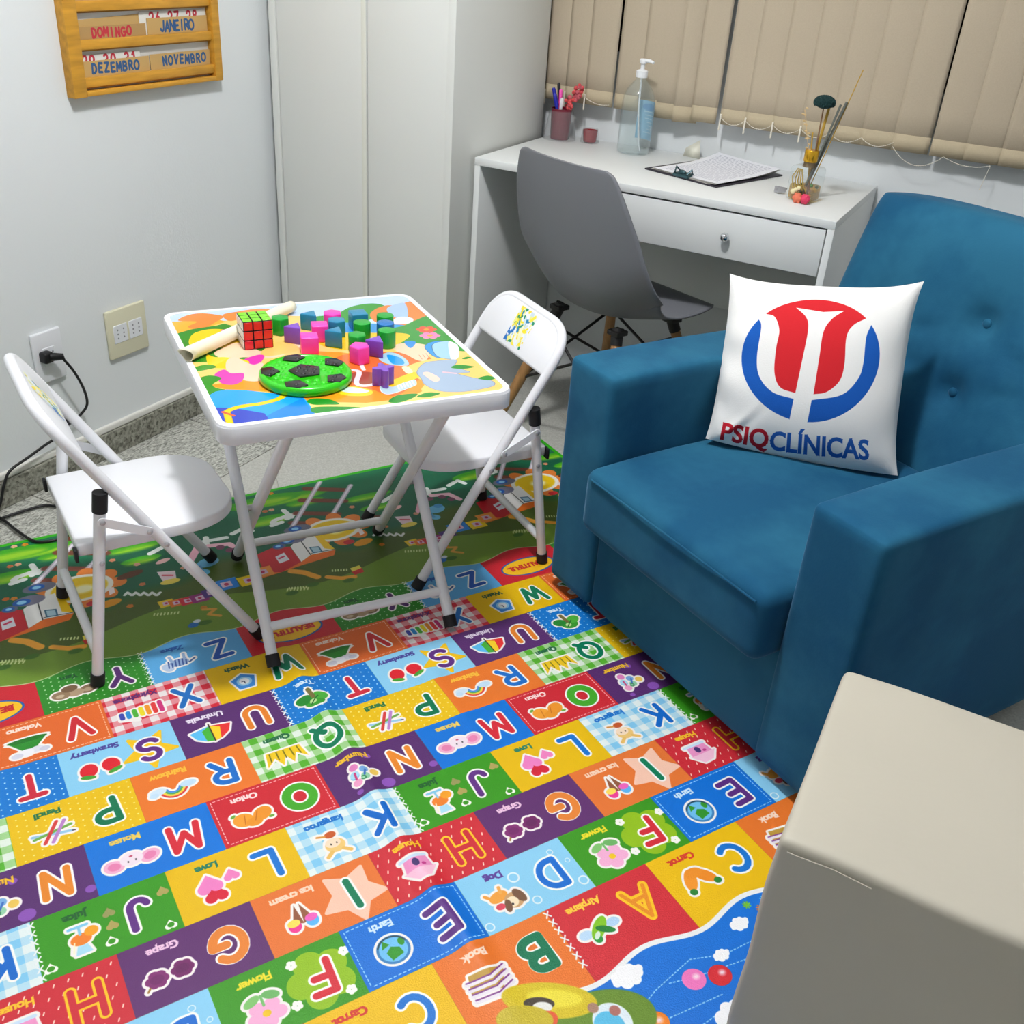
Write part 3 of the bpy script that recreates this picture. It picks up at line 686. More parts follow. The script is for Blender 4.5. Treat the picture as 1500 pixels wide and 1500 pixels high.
# sunflower engine
cx, cy = gp([(116, 862)])[0]
for k in range(-2, 3):
    X = cx + k * 3 * CA
    for a in range(9):
        an = a * 2 * PI / 9 + .2; cv.draw(('e', X + .072 * math.cos(an), cy + .052 * math.sin(an), .026, .02, an), (228, 128, 50), soft=2)
    cv.draw(('e', X, cy, .070, .052, 0), (240, 236, 226), soft=2)
    cv.draw(('e', X, cy, .058, .042, 0), (240, 200, 20), soft=6); cv.draw(('e', X - .006, cy + .006, .022, .016, 0), (255, 250, 200), soft=14)
Sh.poly([(41, 921), (62, 908), (108, 898), (102, 908), (70, 918), (40, 927), (0, 940), (-40, 952), (-62, 950), (-20, 925)], (236, 112, 24), 2)
Sh.poly([(33, 893), (53, 877), (80, 869), (108, 898), (62, 908), (41, 921)], (240, 238, 236), 1.5)
Sh.poly([(80, 869), (96, 880), (108, 898), (90, 896)], (246, 200, 30), 2)
Sh.line([(53, 877), (62, 908)], .0012, (60, 60, 60)); Sh.line([(64, 905), (108, 897)], .0012, (60, 60, 60))
Sh.poly([(64, 894), (82, 892), (85, 902), (67, 905)], (60, 110, 140)); Sh.poly([(67, 895), (80, 894), (82, 901), (69, 903)], (176, 208, 222))
Sh.poly([(-30, 908), (0, 896), (32, 893), (41, 921), (0, 940), (-30, 940)], (200, 30, 44), 1.5)
Sh.poly([(0, 912), (18, 904), (23, 917), (3, 924)], (226, 228, 236))
Sh.line([(6, 915), (15, 911)], .003, (206, 50, 90))
Sh.ell(57, 861, .034, .018, (110, 112, 130), 0, 3); Sh.ell(42, 880, .032, .019, (120, 118, 140), 0, 3); Sh.ell(14, 893, .016, .012, (100, 104, 130), 0, 3)
for (px, py, r) in ((53, 861, .011), (31, 883, .012), (12, 893, .008)): Sh.ell(px, py, r * 1.5, r, (20, 90, 180), 0, 2); Sh.ell(px, py, r * .8, r * .6, (150, 214, 250), 0, 3)
# wagons
for (px, py, w, col) in ((243, 884, .016, (240, 200, 30)), (258, 883, .016, (230, 120, 40)), (275, 880, .018, (214, 40, 60)), (292, 876, .020, (150, 40, 120)), (309, 868, .020, (80, 50, 130)), (331, 856, .026, (30, 130, 220)), (364, 850, .024, (240, 205, 20)), (384, 838, .024, (240, 150, 60))):
    x, y = gp([(px, py)])[0]
    for k in range(-2, 3):
        X = x + k * 3 * CA; cv.draw(('p', [(X - w, y - w * .8), (X + w, y - w * .8), (X + w * .9, y + w * .8), (X - w * .9, y + w * .8)]), col, soft=1.5)
        cv.draw(('p', [(X - w * .45, y - w * .4), (X + w * .45, y - w * .4), (X + w * .45, y + w * .4), (X - w * .45, y + w * .4)]), (222, 190, 214))
        cv.draw(('e', X, y, w * .2, w * .22, 0), (190, 40, 90))
# castle, elephant, sign, fence, paths, tufts
Sh.poly([(268, 828), (290, 790), (296, 800), (284, 822), (272, 832)], (240, 180, 200), 2); Sh.ell(238, 822, .018, .008, (244, 190, 190), .3)
Sh.line([(305, 800), (335, 797), (350, 806)], .008, (244, 190, 205), 2)
for (px, py) in ((300, 806), (322, 802), (336, 806)): Sh.ell(px, py, .010, .010, (120, 60, 90), 0, 2)
Sh.ell(304, 824, .026, .018, (104, 184, 224), .2, 2); Sh.ell(298, 838, .012, .014, (104, 184, 224), .9, 2); Sh.ell(310, 818, .012, .01, (70, 150, 210), 0, 2); Sh.line([(296, 838), (292, 830)], .004, (80, 150, 200), 2)
Sh.poly([(229, 838), (256, 836), (258, 848), (238, 852)], (240, 214, 222), 1.5); Sh.ell(249, 852, .022, .010, (240, 214, 90), 0, 2); Sh.line([(238, 843), (252, 843)], .003, (210, 60, 90))
Sh.ell(190, 842, .03, .012, (96, 52, 30), .2, 3); Sh.ell(160, 884, .026, .013, (224, 150, 20), .2, 4); Sh.ell(136, 884, .014, .01, (200, 40, 50), 0, 2)
for i in range(9): Sh.line([(182 + i * 6, 872 - (i % 2) * 3), (186 + i * 6, 868 + (i % 2) * 4)], .0035, (226, 230, 226), 2)
Sh.poly([(158, 862), (166, 860), (168, 868), (160, 872)], (240, 224, 226))
Sh.line([(18, 938), (38, 940), (58, 948)], .009, (240, 166, 50), 3); Sh.line([(76, 948), (100, 950), (122, 947)], .007, (240, 166, 50), 3)
Sh.line([(297, 893), (315, 892), (305, 900), (322, 902)], .004, (224, 160, 60), 3)
Sh.poly([(120, 938), (140, 930), (142, 938), (124, 944)], (205, 40, 40)); Sh.poly([(120, 932), (138, 926), (140, 931), (122, 938)], (240, 226, 90))
Sh.ell(284, 915, .014, .009, (30, 110, 190), .3, 2); Sh.ell(288, 910, .008, .006, (220, 230, 240), 0, 2)
for (px, py, n) in ((2, 971, 7), (225, 902, 8), (420, 866, 7), (88, 938, 6)):
    for i in range(n): Sh.line([(px + i * 5, py - i * .4), (px + i * 5 + 1, py - 3 - i * .4)], .0016, (214, 226, 160), 2)
for (px, py) in ((110, 954), (46, 962), (4, 978), (300, 912)): Sh.ell(px, py, .014, .008, (64, 110, 30), 0, 5)

# --- patterns
def ging(col, period=.031):
    c0 = np.array(col, np.float32) / 255; w = np.array((238, 243, 240), np.float32) / 255
    def f(X, Y):
        a = ((X / period) % 1 < .5).astype(np.float32); b = ((Y / period) % 1 < .5).astype(np.float32)
        k = ((a + b) * .5)[..., None]; k = np.where(k > .9, 1.0, np.where(k > .4, .5, .08)); return w + (c0 - w) * k
    return f
def cell(r, k, key):
    off = .5 if r % 2 else 0.0
    c_lo = k + off; v_lo = 9 - r
    x0, y0 = T2(c_lo + 1, v_lo); x1, y1 = T2(c_lo, v_lo + 1)
    S = CB
    if r == 9 or r == 1:
        n = 16; P = []
        if r == 9: P = [(x0 + (x1 - x0) * i / n, T2(0, -.03 + wave(C1 - (x0 + (x1 - x0) * i / n) / CA))[1]) for i in range(n + 1)] + [(x1, y1), (x0, y1)]
        else: P = [(x0, y0), (x1, y0)] + [(x0 + (x1 - x0) * i / n, T2(0, 9.18 + .08 * math.sin(2 * PI * (C1 - (x0 + (x1 - x0) * i / n) / CA + .75)))[1]) for i in range(n, -1, -1)]
    else: P = [(x0, y0), (x1, y0), (x1, y1), (x0, y1)]
    bg, pat = BG[key][0], BG[key][1]
    cv.draw(('p', P), bg, pat=ging(bg) if pat == 'ging' else None)
    xc, yc = (x0 + x1) / 2, (y0 + y1) / 2
    if pat == 'dots':
        dc, pr = BG[key][2], .0135
        for i in range(int((x1 - x0) / pr)):
            for j in range(int((y1 - y0) / pr)):
                cv.draw(('e', x0 + (i + .5) * pr, y0 + (j + .5 + .5 * (i % 2)) * pr, .0015, .0015, 0), dc)
    if pat == 'stitch':
        m_ = .006
        for i in range(24):
            a = x0 + m_ + (x1 - x0 - 2 * m_) * i / 24
            for yy in (y0 + m_, y1 - m_): cv.draw(('l', [(a, yy), (a + .0035, yy)], .0009), BG[key][2])
        for i in range(14):
            a = y0 + m_ + (y1 - y0 - 2 * m_) * i / 14
            for xx in (x0 + m_, x1 - m_): cv.draw(('l', [(xx, a), (xx, a + .0035)], .0009), BG[key][2])
    if pat == 'dash':
        for i in range(10):
            for j in range(6):
                a, b = x0 + (i + .5 + .5 * (j % 2)) * .019, y0 + (j + .5) * .0185; cv.draw(('l', [(a, b), (a + .0018, b + .004)], .001), (250, 220, 200))
    if key in 'ZJTA':   # white cross stitches on the left edge of the cell
        for i in range(7):
            b = y0 + (i + .5) * S / 7; a = x1
            for q in (-1, 1): cv.draw(('l', [(a - .004, b - .005 * q), (a + .004, b + .005 * q)], .0012), (236, 240, 240))
    lx, ly = x0 + .45 * S, yc + (.02 * S)
    px, py = x0 + 1.20 * S, yc + .08 * S; K_ = .86
    E = lambda *a: None
    def e(dx, dy, rx, ry, col, rot=0, grow=0): cv.draw(('e', lx + dx * S if grow == 'L' else px + dx * S, ly + dy * S if grow == 'L' else py + dy * S, rx * S, ry * S, rot), col)
    if key == 'S':
        st = [(lx + .42 * S * (1 if i % 2 == 0 else .45) * math.cos(PI / 2 + i * PI / 5), ly + .42 * S * (1 if i % 2 == 0 else .45) * math.sin(PI / 2 + i * PI / 5)) for i in range(10)]
        cv.draw(('p', st), (246, 196, 20), grow=.003)
    if key == 'I':
        st = [(lx + .46 * S * (1 if i % 2 == 0 else .55) * math.cos(PI / 2 + i * PI / 5), ly + .46 * S * (1 if i % 2 == 0 else .55) * math.sin(PI / 2 + i * PI / 5)) for i in range(10)]
        cv.draw(('p', st), (250, 200, 176), grow=.003)
    if key == 'F':
        for a in range(5): cv.draw(('e', lx + .24 * S * math.cos(a * 1.257), ly + .24 * S * math.sin(a * 1.257), .2 * S, .2 * S, 0), (146, 190, 20))
        for a in range(4): 
            fx, fy = lx + .48 * S * math.cos(a * 1.57 + .6), ly + .40 * S * math.sin(a * 1.57 + .6)
            for b in range(5): cv.draw(('e', fx + .04 * S * math.cos(b * 1.257), fy + .04 * S * math.sin(b * 1.257), .035 * S, .035 * S, 0), WHT)
    if key == 'N':
        for (dx, dy, q) in ((-.38, .3, .07), (.42, .35, .11), (.5, -.3, .06), (.9, .38, .05)): cv.draw(('e', lx + dx * S, ly + dy * S, q * S, q * S * .9, 0), (140, 84, 180))
    if key == 'D':
        for (dx, dy, q) in ((-.36, .3, .08), (.4, .28, .07), (-.2, -.34, .05), (.5, -.2, .09), (1.2, .36, .07), (-.35, -.1, .04)):
            cv.draw(('e', lx + dx * S, ly + dy * S, q * S, q * S, 0), (226, 240, 248)); cv.draw(('e', lx + dx * S, ly + dy * S, q * S * .72, q * S * .72, 0), bg)
    if key == 'J':
        for (dx, dy, c) in ((.42, .26, WHT), (-.3, .36, WHT), (-.34, -.22, (176, 160, 90)), (.36, -.2, (150, 150, 90)), (.36, .02, (176, 160, 90)), (1.16, .32, WHT)):
            for q in (-1, 1): cv.draw(('e', lx + dx * S + q * .035 * S, ly + dy * S + .02 * S, .045 * S, .045 * S, 0), c)
            cv.draw(('p', [(lx + (dx - .075) * S, ly + (dy + .01) * S), (lx + (dx + .075) * S, ly + (dy + .01) * S), (lx + dx * S, ly + (dy - .09) * S)]), c)
            if c == WHT: cv.draw(('e', lx + dx * S, ly + (dy + .0) * S, .045 * S, .04 * S, 0), bg)
    if key == '*':   # plain lettered badge
        cv.draw(('e', xc, yc + .08 * S, .62 * S, .30 * S, 0), (30, 90, 170)); cv.draw(('e', xc, yc + .08 * S, .585 * S, .265 * S, 0), (246, 190, 30))
        cv.text('BEAUTIFUL', xc, yc - .00 * S, .20 * S, 0, (200, 30, 44), grow=.0006, sx=.92)
        return
    lc, oc = BG[key][3], (250, 248, 244)
    if key in 'HA': cv.glyph(key, lx, ly, .47 * S, 0, .075 * S, (250, 196, 30), None, 0, bg if key == 'H' else (232, 140, 30), .042 * S if key == 'H' else .03 * S, sx=1.1)
    elif key == 'O': cv.glyph(key, lx, ly, .42 * S, 0, .07 * S, (70, 170, 40), oc, .03 * S, sx=1.1)
    else: cv.glyph(key, lx, ly, .45 * S, random.choice([-.06, 0, .06]), .048 * S, lc, oc, .032 * S, sx=1.0)
    if key in 'GB': cv.glyph(key, lx, ly, .47 * S, 0, .06 * S, lc, None, 0, sx=1.0); 
    # picture as a die-cut sticker
    shp = PIC[key]; rdr = []
    for q in shp:
        if q[0] == 'e': rdr.append((('e', px + q[1] * S * K_, py + q[2] * S * K_, q[3] * S * K_, q[4] * S * K_, q[5]), q[6]))
        elif q[0] == 'l': rdr.append((('l', [(px + a * S * K_, py + b * S * K_) for a, b in q[1]], q[2] * S * K_), q[3]))
        else: rdr.append((('p', [(px + a * S * K_, py + b * S * K_) for a, b in q[1]]), q[2]))
    for s_, c_ in rdr: cv.draw(s_, (246, 240, 236), grow=.036 * S)
    for s_, c_ in rdr: cv.draw(s_, c_)
    wd_, wc = BG[key][4], BG[key][5]
    cv.text(wd_, px, y0 + .13 * S, .155 * S, 0, wc, grow=.0003)
BG = {
 'Z': ((90, 170, 226), '', None, (30, 84, 180), 'Zebra', (30, 90, 180)), 'Y': ((44, 136, 36), 'dots', (200, 232, 190), (86, 40, 110), 'Yam', (20, 80, 40)), '*': ((204, 34, 48), '', None, RED, '', RED),
 'X': ((214, 40, 60), 'ging', None, (30, 110, 190), 'Xylophone', (90, 40, 110)), 'W': (YEL, '', None, (0, 120, 84), 'Watch', (30, 80, 60)), 'V': ((226, 104, 40), 'stitch', (250, 200, 170), (206, 40, 50), 'Volcano', (250, 226, 214)),
 'U': (PUR, '', None, (232, 130, 40), 'Umbrella', (236, 226, 240)), 'T': ((14, 120, 206), 'dots', (190, 226, 248), (206, 40, 60), 'Tree', (220, 236, 250)), 'S': ((140, 206, 240), '', None, (96, 44, 130), 'Strawberry', (70, 60, 150)),
 'R': ((234, 120, 42), '', None, (24, 110, 200), 'Rainbow', (246, 190, 60)), 'Q': ((86, 176, 44), 'ging', None, (0, 120, 84), 'Queen', (20, 100, 60)), 'P': ((234, 190, 10), 'dots', (250, 236, 150), (0, 116, 76), 'Pencil', (20, 110, 70)),
 'O': ((206, 38, 50), 'stitch', (250, 190, 190), (60, 160, 40), 'Onion', (252, 226, 222)), 'N': ((88, 44, 108), '', None, (234, 136, 40), 'Number', (240, 190, 40)), 'M': ((6, 116, 214), '', None, (214, 40, 56), 'Mouse', (236, 200, 90)),
 'L': ((232, 186, 0), '', None, (20, 116, 206), 'Love', (20, 120, 100)), 'K': ((130, 200, 236), 'ging', None, (10, 104, 200), 'kangaroo', (10, 110, 200)), 'J': ((56, 150, 24), '', None, (96, 46, 130), 'Juice', (20, 90, 40)),
 'I': ((230, 118, 50), '', None, (0, 122, 84), 'Ice cream', (252, 214, 190)), 'H': ((206, 42, 54), 'dash', None, YEL, 'House', (246, 196, 40)), 'G': ((96, 46, 108), '', None, (232, 132, 50), 'Grape', (240, 200, 226)),
 'F': ((58, 150, 22), '', None, (212, 40, 54), 'Flower', (240, 220, 40)), 'E': ((8, 112, 212), 'stitch', (150, 206, 250), (92, 44, 128), 'Earth', (210, 232, 250)), 'D': ((140, 206, 240), '', None, (12, 108, 206), 'Dog', (90, 60, 150)),
 'C': ((236, 188, 0), '', None, (20, 116, 206), 'Carrot', (210, 50, 40)), 'B': ((232, 118, 40), '', None, (0, 118, 80), 'Book', (252, 220, 200)), 'A': ((208, 44, 54), 'xl', None, YEL, 'Airplane', (250, 206, 60)),
}
def heart(x, y, s_, c): return [('e', x - s_ * .5, y + s_ * .3, s_ * .55, s_ * .55, 0, c), ('e', x + s_ * .5, y + s_ * .3, s_ * .55, s_ * .55, 0, c), ('p', [(x - s_ * .98, y + s_ * .05), (x + s_ * .98, y + s_ * .05), (x, y - s_ * 1.1)], c)]
PIC = {
 'Z': [('e', -.02, .02, .2, .12, 0, (150, 176, 214)), ('e', .22, .1, .1, .14, .5, (186, 204, 230))] + [('l', [(-.18 + i * .07, -.08), (-.15 + i * .07, .12)], .014, (50, 80, 150)) for i in range(6)] + [('l', [(-.15, -.05), (-.17, -.22)], .03, (150, 176, 214)), ('l', [(.1, -.05), (.12, -.22)], .03, (150, 176, 214)), ('l', [(-.22, .08), (-.34, .0)], .02, (60, 90, 150))],
 'Y': [('e', -.26, .04, .17, .12, .2, (132, 104, 78)), ('e', -.02, .06, .16, .11, 0, (176, 150, 120)), ('e', .24, .04, .17, .12, -.2, (150, 122, 92)), ('e', .06, -.1, .15, .1, 0, (120, 92, 66)), ('e', -.26, .06, .09, .06, 0, (176, 152, 124)), ('e', .26, .06, .08, .05, 0, (196, 174, 146))],
 'X': [('l', [(-.36 + i * .12, -.13 + i * .012), (-.36 + i * .12, .13 - i * .012)], .045, c) for i, c in enumerate(((206, 50, 120), (226, 60, 60), (240, 150, 40), (240, 220, 40), (80, 180, 60), (40, 140, 210), (60, 70, 170)))] + [('l', [(.1, .2), (.4, .1)], .012, (240, 240, 240))],
 'W': [('p', [(-.15, .22), (.15, .22), (.24, -.1), (.0, -.24), (-.24, -.1)], (60, 140, 220)), ('e', 0, .0, .15, .14, 0, (150, 206, 240)), ('e', 0, 0, .10, .10, 0, (238, 240, 244)), ('l', [(0, 0), (0, .07)], .01, (60, 60, 90)), ('l', [(0, 0), (.05, 0)], .01, (60, 60, 90))],
 'V': [('p', [(-.34, -.16), (.34, -.16), (.12, .12), (-.12, .12)], (40, 140, 40)), ('e', 0, -.14, .34, .06, 0, (30, 120, 34)), ('e', -.12, .18, .12, .08, 0, (226, 226, 236)), ('e', .06, .2, .13, .09, 0, (240, 240, 246)), ('e', .22, .24, .1, .07, 0, (214, 214, 228)), ('e', -.24, .22, .09, .06, 0, (206, 206, 222))],
 'U': [('p', [(0, -.2), (-.38, -.12), (-.3, .08), (-.14, .2), (0, .24)], (230, 50, 50)), ('p', [(0, -.2), (-.18, -.1), (-.12, .2), (.0, .24)], (250, 210, 40)), ('p', [(0, -.2), (.0, .24), (.14, .2), (.16, -.1)], (70, 180, 60)), ('p', [(0, -.2), (.16, -.1), (.14, .2), (.3, .08), (.38, -.12)], (90, 190, 240)), ('l', [(0, .24), (0, -.26)], .012, (60, 40, 40))],
 'T': [('e', 0, .1, .2, .16, 0, (60, 160, 50)), ('e', -.16, -.02, .16, .12, .3, (80, 180, 60)), ('e', .18, -.02, .16, .12, -.3, (40, 140, 50)), ('l', [(0, .0), (.02, -.24)], .045, (120, 110, 60)), ('e', .04, .12, .07, .06, 0, (190, 220, 150)), ('l', [(-.1, .0), (.1, .18)], .012, (30, 100, 40))],
 'S': [('e', -.19, .0, .15, .17, .3, (220, 30, 44)), ('e', .19, .0, .15, .17, -.3, (220, 30, 44)), ('e', -.23, .16, .13, .05, .3, (70, 160, 50)), ('e', .23, .16, .13, .05, -.3, (70, 160, 50))],
 'R': [('l', arc(0, -.14, .24, .26, 20, 160, 10), .02, (220, 60, 60)), ('l', arc(0, -.14, .20, .22, 20, 160, 10), .02, (250, 210, 60)), ('l', arc(0, -.14, .16, .18, 20, 160, 10), .02, (80, 170, 90)), ('l', arc(0, -.14, .12, .14, 20, 160, 10), .02, (70, 140, 220)), ('e', -.26, -.1, .14, .08, 0, (196, 224, 244)), ('e', .26, -.1, .14, .08, 0, (210, 230, 246)), ('e', .34, -.04, .08, .06, 0, (196, 224, 244))],
 'Q': [('p', [(-.32, -.15), (.32, -.15), (.38, .2), (.2, .02), (.1, .25), (0, .02), (-.1, .25), (-.2, .02), (-.38, .2)], (240, 200, 30))] + [('l', [(-.26 + i * .13, -.12), (-.28 + i * .14, .08)], .012, (120, 110, 20)) for i in range(5)],
 'P': [('l', [(-.3, .1), (.3, -.02)], .028, (150, 200, 230)), ('l', [(-.3, -.06), (.28, .05)], .028, (110, 170, 70)), ('l', [(-.22, -.2), (.02, .22)], .03, (190, 130, 200)), ('l', [(-.1, -.22), (.14, .2)], .03, (214, 60, 60)), ('l', [(-.3, .1), (-.34, .11)], .012, (90, 60, 60))],
 'O': [('e', -.17, -.0, .17, .14, .5, (240, 150, 40)), ('e', .16, .02, .18, .15, -.4, (244, 160, 50)), ('e', 0, .12, .14, .1, 0, (236, 150, 40)), ('e', -.29, .13, .05, .03, 0, (110, 170, 60)), ('e', .3, -.13, .05, .03, .5, (110, 170, 60)), ('l', [(-.1, -.08), (-.02, .1)], .008, (206, 110, 20)), ('l', [(.12, -.08), (.16, .12)], .008, (206, 110, 20))],
 'N': [('e', .12 * math.cos(a) * (1 + a % 2), .1 * math.sin(a) * (1 + a % 2), .08, .08, 0, c) for a, c in ((0, (120, 190, 230)), (1, (240, 160, 200)), (2, (150, 210, 170)), (3, (240, 200, 90)), (4, (120, 170, 220)), (5, (226, 130, 190)), (6, (170, 220, 240)))] + [('l', [(-.1, -.06), (-.04, .06)], .018, (60, 110, 190)), ('l', [(.1, -.06), (.12, .08)], .018, (210, 60, 120)), ('l', arc(.0, .12, .04, .04, 0, 300, 8), .014, (60, 140, 90))],
 'M': [('e', -.28, .03, .16, .13, .3, (240, 176, 206)), ('e', .28, .03, .16, .13, -.3, (240, 176, 206)), ('e', -.28, .03, .1, .08, .3, (232, 130, 176)), ('e', .28, .03, .1, .08, -.3, (232, 130, 176)), ('e', 0, -.02, .18, .14, 0, (244, 226, 236)), ('e', -.06, .02, .013, .02, 0, (40, 30, 40)), ('e', .06, .02, .013, .02, 0, (40, 30, 40)), ('e', 0, -.08, .03, .02, 0, (200, 80, 110))],
 'L': heart(.02, .12, .17, (214, 30, 56)) + heart(.06, -.10, .19, (240, 130, 195)) + heart(-.30, -.14, .12, (240, 130, 190)),
 'K': [('e', 0, .06, .17, .15, 0, (240, 200, 120)), ('e', .02, .0, .13, .1, 0, (250, 224, 196)), ('l', [(-.1, .18), (-.2, .26)], .035, (236, 190, 100)), ('l', [(.1, .18), (.2, .26)], .035, (236, 190, 100)), ('e', .0, -.18, .1, .07, 0, (200, 90, 40)), ('e', -.04, .02, .012, .02, 0, (50, 40, 30)), ('e', .06, .02, .012, .02, 0, (50, 40, 30)), ('l', [(.1, -.18), (.22, -.22)], .02, (220, 150, 60))],
 'J': [('p', [(-.12, .26), (.12, .26), (.07, .1), (-.07, .1)], (170, 220, 240)), ('e', 0, -.01, .15, .11, 0, (240, 130, 40)), ('l', [(.0, -.1), (0, -.22)], .02, (140, 200, 230)), ('e', -.16, -.1, .1, .09, 0, (244, 160, 30)), ('l', [(-.12, -.25), (.14, -.25)], .025, (130, 200, 235)), ('l', [(.1, .02), (.14, .2)], .01, (250, 240, 200))],
 'I': [('p', [(-.16, .04), (.0, .1), (-.04, -.28)], (150, 90, 60)), ('p', [(.16, .04), (.0, .1), (.04, -.28)], (150, 90, 60)), ('e', -.13, .1, .1, .11, 0, (90, 180, 240)), ('e', -.13, .04, .1, .07, 0, (240, 100, 190)), ('e', .15, .1, .1, .11, 0, (240, 60, 150)), ('e', .15, .04, .1, .07, 0, (250, 220, 90))],
 'H': [('p', [(-.2, -.2), (.2, -.2), (.24, .06), (-.24, .06)], (240, 150, 200)), ('p', [(-.3, .04), (.28, .04), (.1, .26), (-.12, .24)], (250, 196, 220)), ('e', .02, -.08, .06, .08, 0, (70, 50, 110)), ('e', -.1, -.02, .04, .03, 0, (200, 60, 140)), ('l', [(-.2, -.21), (.24, -.21)], .03, (206, 226, 246))],
 'G': [('e', -.17 + .09 * math.cos(a), .0 + .08 * math.sin(a), .08, .07, 0, (116, 34, 100)) for a in range(6)] + [('e', .2 + .09 * math.cos(a), .02 + .08 * math.sin(a), .08, .07, 0, (130, 44, 112)) for a in range(6)] + [('e', -.17, .0, .1, .08, 0, (104, 30, 92)), ('e', .2, .02, .1, .08, 0, (116, 36, 102)), ('l', [(.32, .12), (.36, .17)], .015, (160, 120, 50))],
 'F': [('e', .17 * math.cos(a * 1.257 + .3), .1 + .14 * math.sin(a * 1.257 + .3), .12, .1, 0, (246, 176, 214)) for a in range(5)] + [('e', 0, .1, .06, .055, 0, (246, 200, 30)), ('l', [(0, -.04), (0, -.2)], .02, (120, 190, 110)), ('e', -.14, -.16, .13, .07, -.4, (110, 180, 100)), ('e', .14, -.16, .13, .07, .4, (130, 196, 110))],
 'E': [('e', 0, 0, .26, .25, 0, (60, 130, 190)), ('e', 0, 0, .22, .21, 0, (110, 190, 236)), ('p', [(-.12, .12), (.08, .17), (.12, .02), (.02, -.06), (-.1, .0)], (50, 150, 40)), ('p', [(.02, -.1), (.16, -.06), (.1, -.2)], (50, 150, 40)), ('e', -.16, -.08, .05, .07, 0, (50, 150, 40)), ('l', arc(0, 0, .24, .23, 200, 330, 8), .012, (40, 70, 80))],
 'D': [('e', .12, -.08, .17, .1, .2, (240, 160, 60)), ('e', -.08, .08, .16, .15, 0, (206, 160, 110)), ('e', -.2, .04, .08, .15, .3, (120, 84, 60)), ('e', -.04, .1, .1, .1, 0, (246, 226, 190)), ('e', .06, .14, .06, .12, -.3, (120, 84, 60)), ('e', -.02, .14, .018, .02, 0, (40, 30, 30)), ('e', .18, .1, .08, .06, 0, (220, 70, 90)), ('l', [(.24, -.08), (.32, -.18)], .03, (240, 160, 60)), ('l', [(.05, -.14), (.03, -.24)], .03, (240, 170, 80))],
 'C': [('e', -.14, -.02, .11, .22, .7, (240, 140, 30)), ('e', .14, -.04, .11, .22, -.5, (244, 150, 40)), ('e', 0, -.14, .16, .1, 0, (240, 144, 34)), ('e', -.28, .16, .07, .06, 0, (40, 130, 50)), ('e', .24, .17, .07, .06, 0, (40, 130, 50))],
 'B': [('p', [(-.32, -.14), (.24, -.22), (.34, .1), (-.14, .2)], (190, 150, 60))] + [q for i in range(4) for q in (('l', [(-.32, -.14 + i * .1), (-.05, -.04 + i * .1), (.32, -.1 + i * .1)], .034, (236, 228, 236)), ('l', [(-.32, -.17 + i * .1), (-.05, -.07 + i * .1), (.32, -.13 + i * .1)], .012, (130, 60, 140)))],
 'A': [('e', -.24, .0, .12, .08, 0, (180, 214, 244)), ('e', .28, .02, .12, .08, 0, (190, 220, 246)), ('e', .02, .0, .24, .1, .7, (130, 196, 30)), ('e', -.06, .06, .16, .06, -.6, (30, 130, 50)), ('e', .14, .16, .07, .07, 0, (40, 150, 60)), ('e', .12, .1, .08, .04, .7, (220, 240, 220))],
}
SEQ = {4: 'LKJ', 3: 'IHG', 2: 'FED', 1: 'CBA', 5: 'ONM', 6: 'RQP', 7: 'UTS', 8: 'XWV', 9: 'Z*Y'}
for r in range(9, 0, -1):
    for k in range(-7, 5):
        if r == 9: pass
        cell(r, k, SEQ[r][k % 3])
# thin pale outline along both wavy seams
cc = np.linspace(C0, C1, 220)
cv.draw(('l', [T2(c, -.03 + wave(c)) for c in cc], .0012), (190, 205, 150))
# --- sky zone (near side of the mat)
vb = lambda c: 9.18 + .08 * math.sin(2 * PI * (c + .75))
band2 = (np.arange(cv.nx) + .5) * cv.px; cq = C1 - band2 / CA; vq = np.array([vb(q) for q in cq])
vY = V0 + (np.arange(cv.ny) + .5) * cv.px / CB
cov = np.clip(.5 + (vY[:, None] - vq[None, :]) * CB / cv.px, 0, 1)[..., None]
cv.a += (np.array((10, 112, 212), np.float32) / 255 - cv.a) * cov
cv.draw(('l', [T2(c, vb(c)) for c in cc], .0042), (240, 240, 240))
def cloud(px, py, s_):
    for dx, dy, q in ((0, 0, .5), (-.5, .05, .36), (.5, -.02, .38), (-.22, .32, .34), (.25, .3, .36), (.1, -.3, .3), (-.3, -.22, .3), (.72, .15, .2), (-.75, -.05, .2)):
        x, y = gp([(px, py)])[0]
        for k in range(-2, 3): cv.draw(('e', x + k * 3 * CA + dx * s_, y + dy * s_, q * s_, q * s_, 0), (250, 250, 252))
for L in ([(920, 1500), (960, 1450), (1010, 1405), (1060, 1398), (1112, 1372)], [(1030, 1500), (1085, 1460), (1110, 1440)], [(980, 1440), (1020, 1430), (1100, 1402)], [(880, 1560), (960, 1500), (1060, 1455)]):
    P = gp(L)
    for k in range(-2, 3):
        for (a, b) in zip(P[:-1], P[1:]):
            n = max(2, int(math.hypot(b[0] - a[0], b[1] - a[1]) / .006))
            for i in range(n): 
                u = i / n; cv.draw(('l', [(a[0] + (b[0] - a[0]) * u + k * 3 * CA, a[1] + (b[1] - a[1]) * u), (a[0] + (b[0] - a[0]) * (u + .45 / n) + k * 3 * CA, a[1] + (b[1] - a[1]) * (u + .45 / n))], .0009), (150, 206, 244))
cloud(918, 1428, .030); cloud(1082, 1352, .019); cloud(1056, 1398, .016); cloud(1075, 1485, .036); cloud(960, 1560, .04)
for (px, py, c) in ((1016, 1434, (240, 120, 190)), (1054, 1428, (214, 40, 50)), (962, 1498, (240, 130, 30))): Sh.ell(px, py, .0185, .017, c); Sh.ell(px + 3, py - 4, .005, .004, (250, 220, 230), 0, 8)
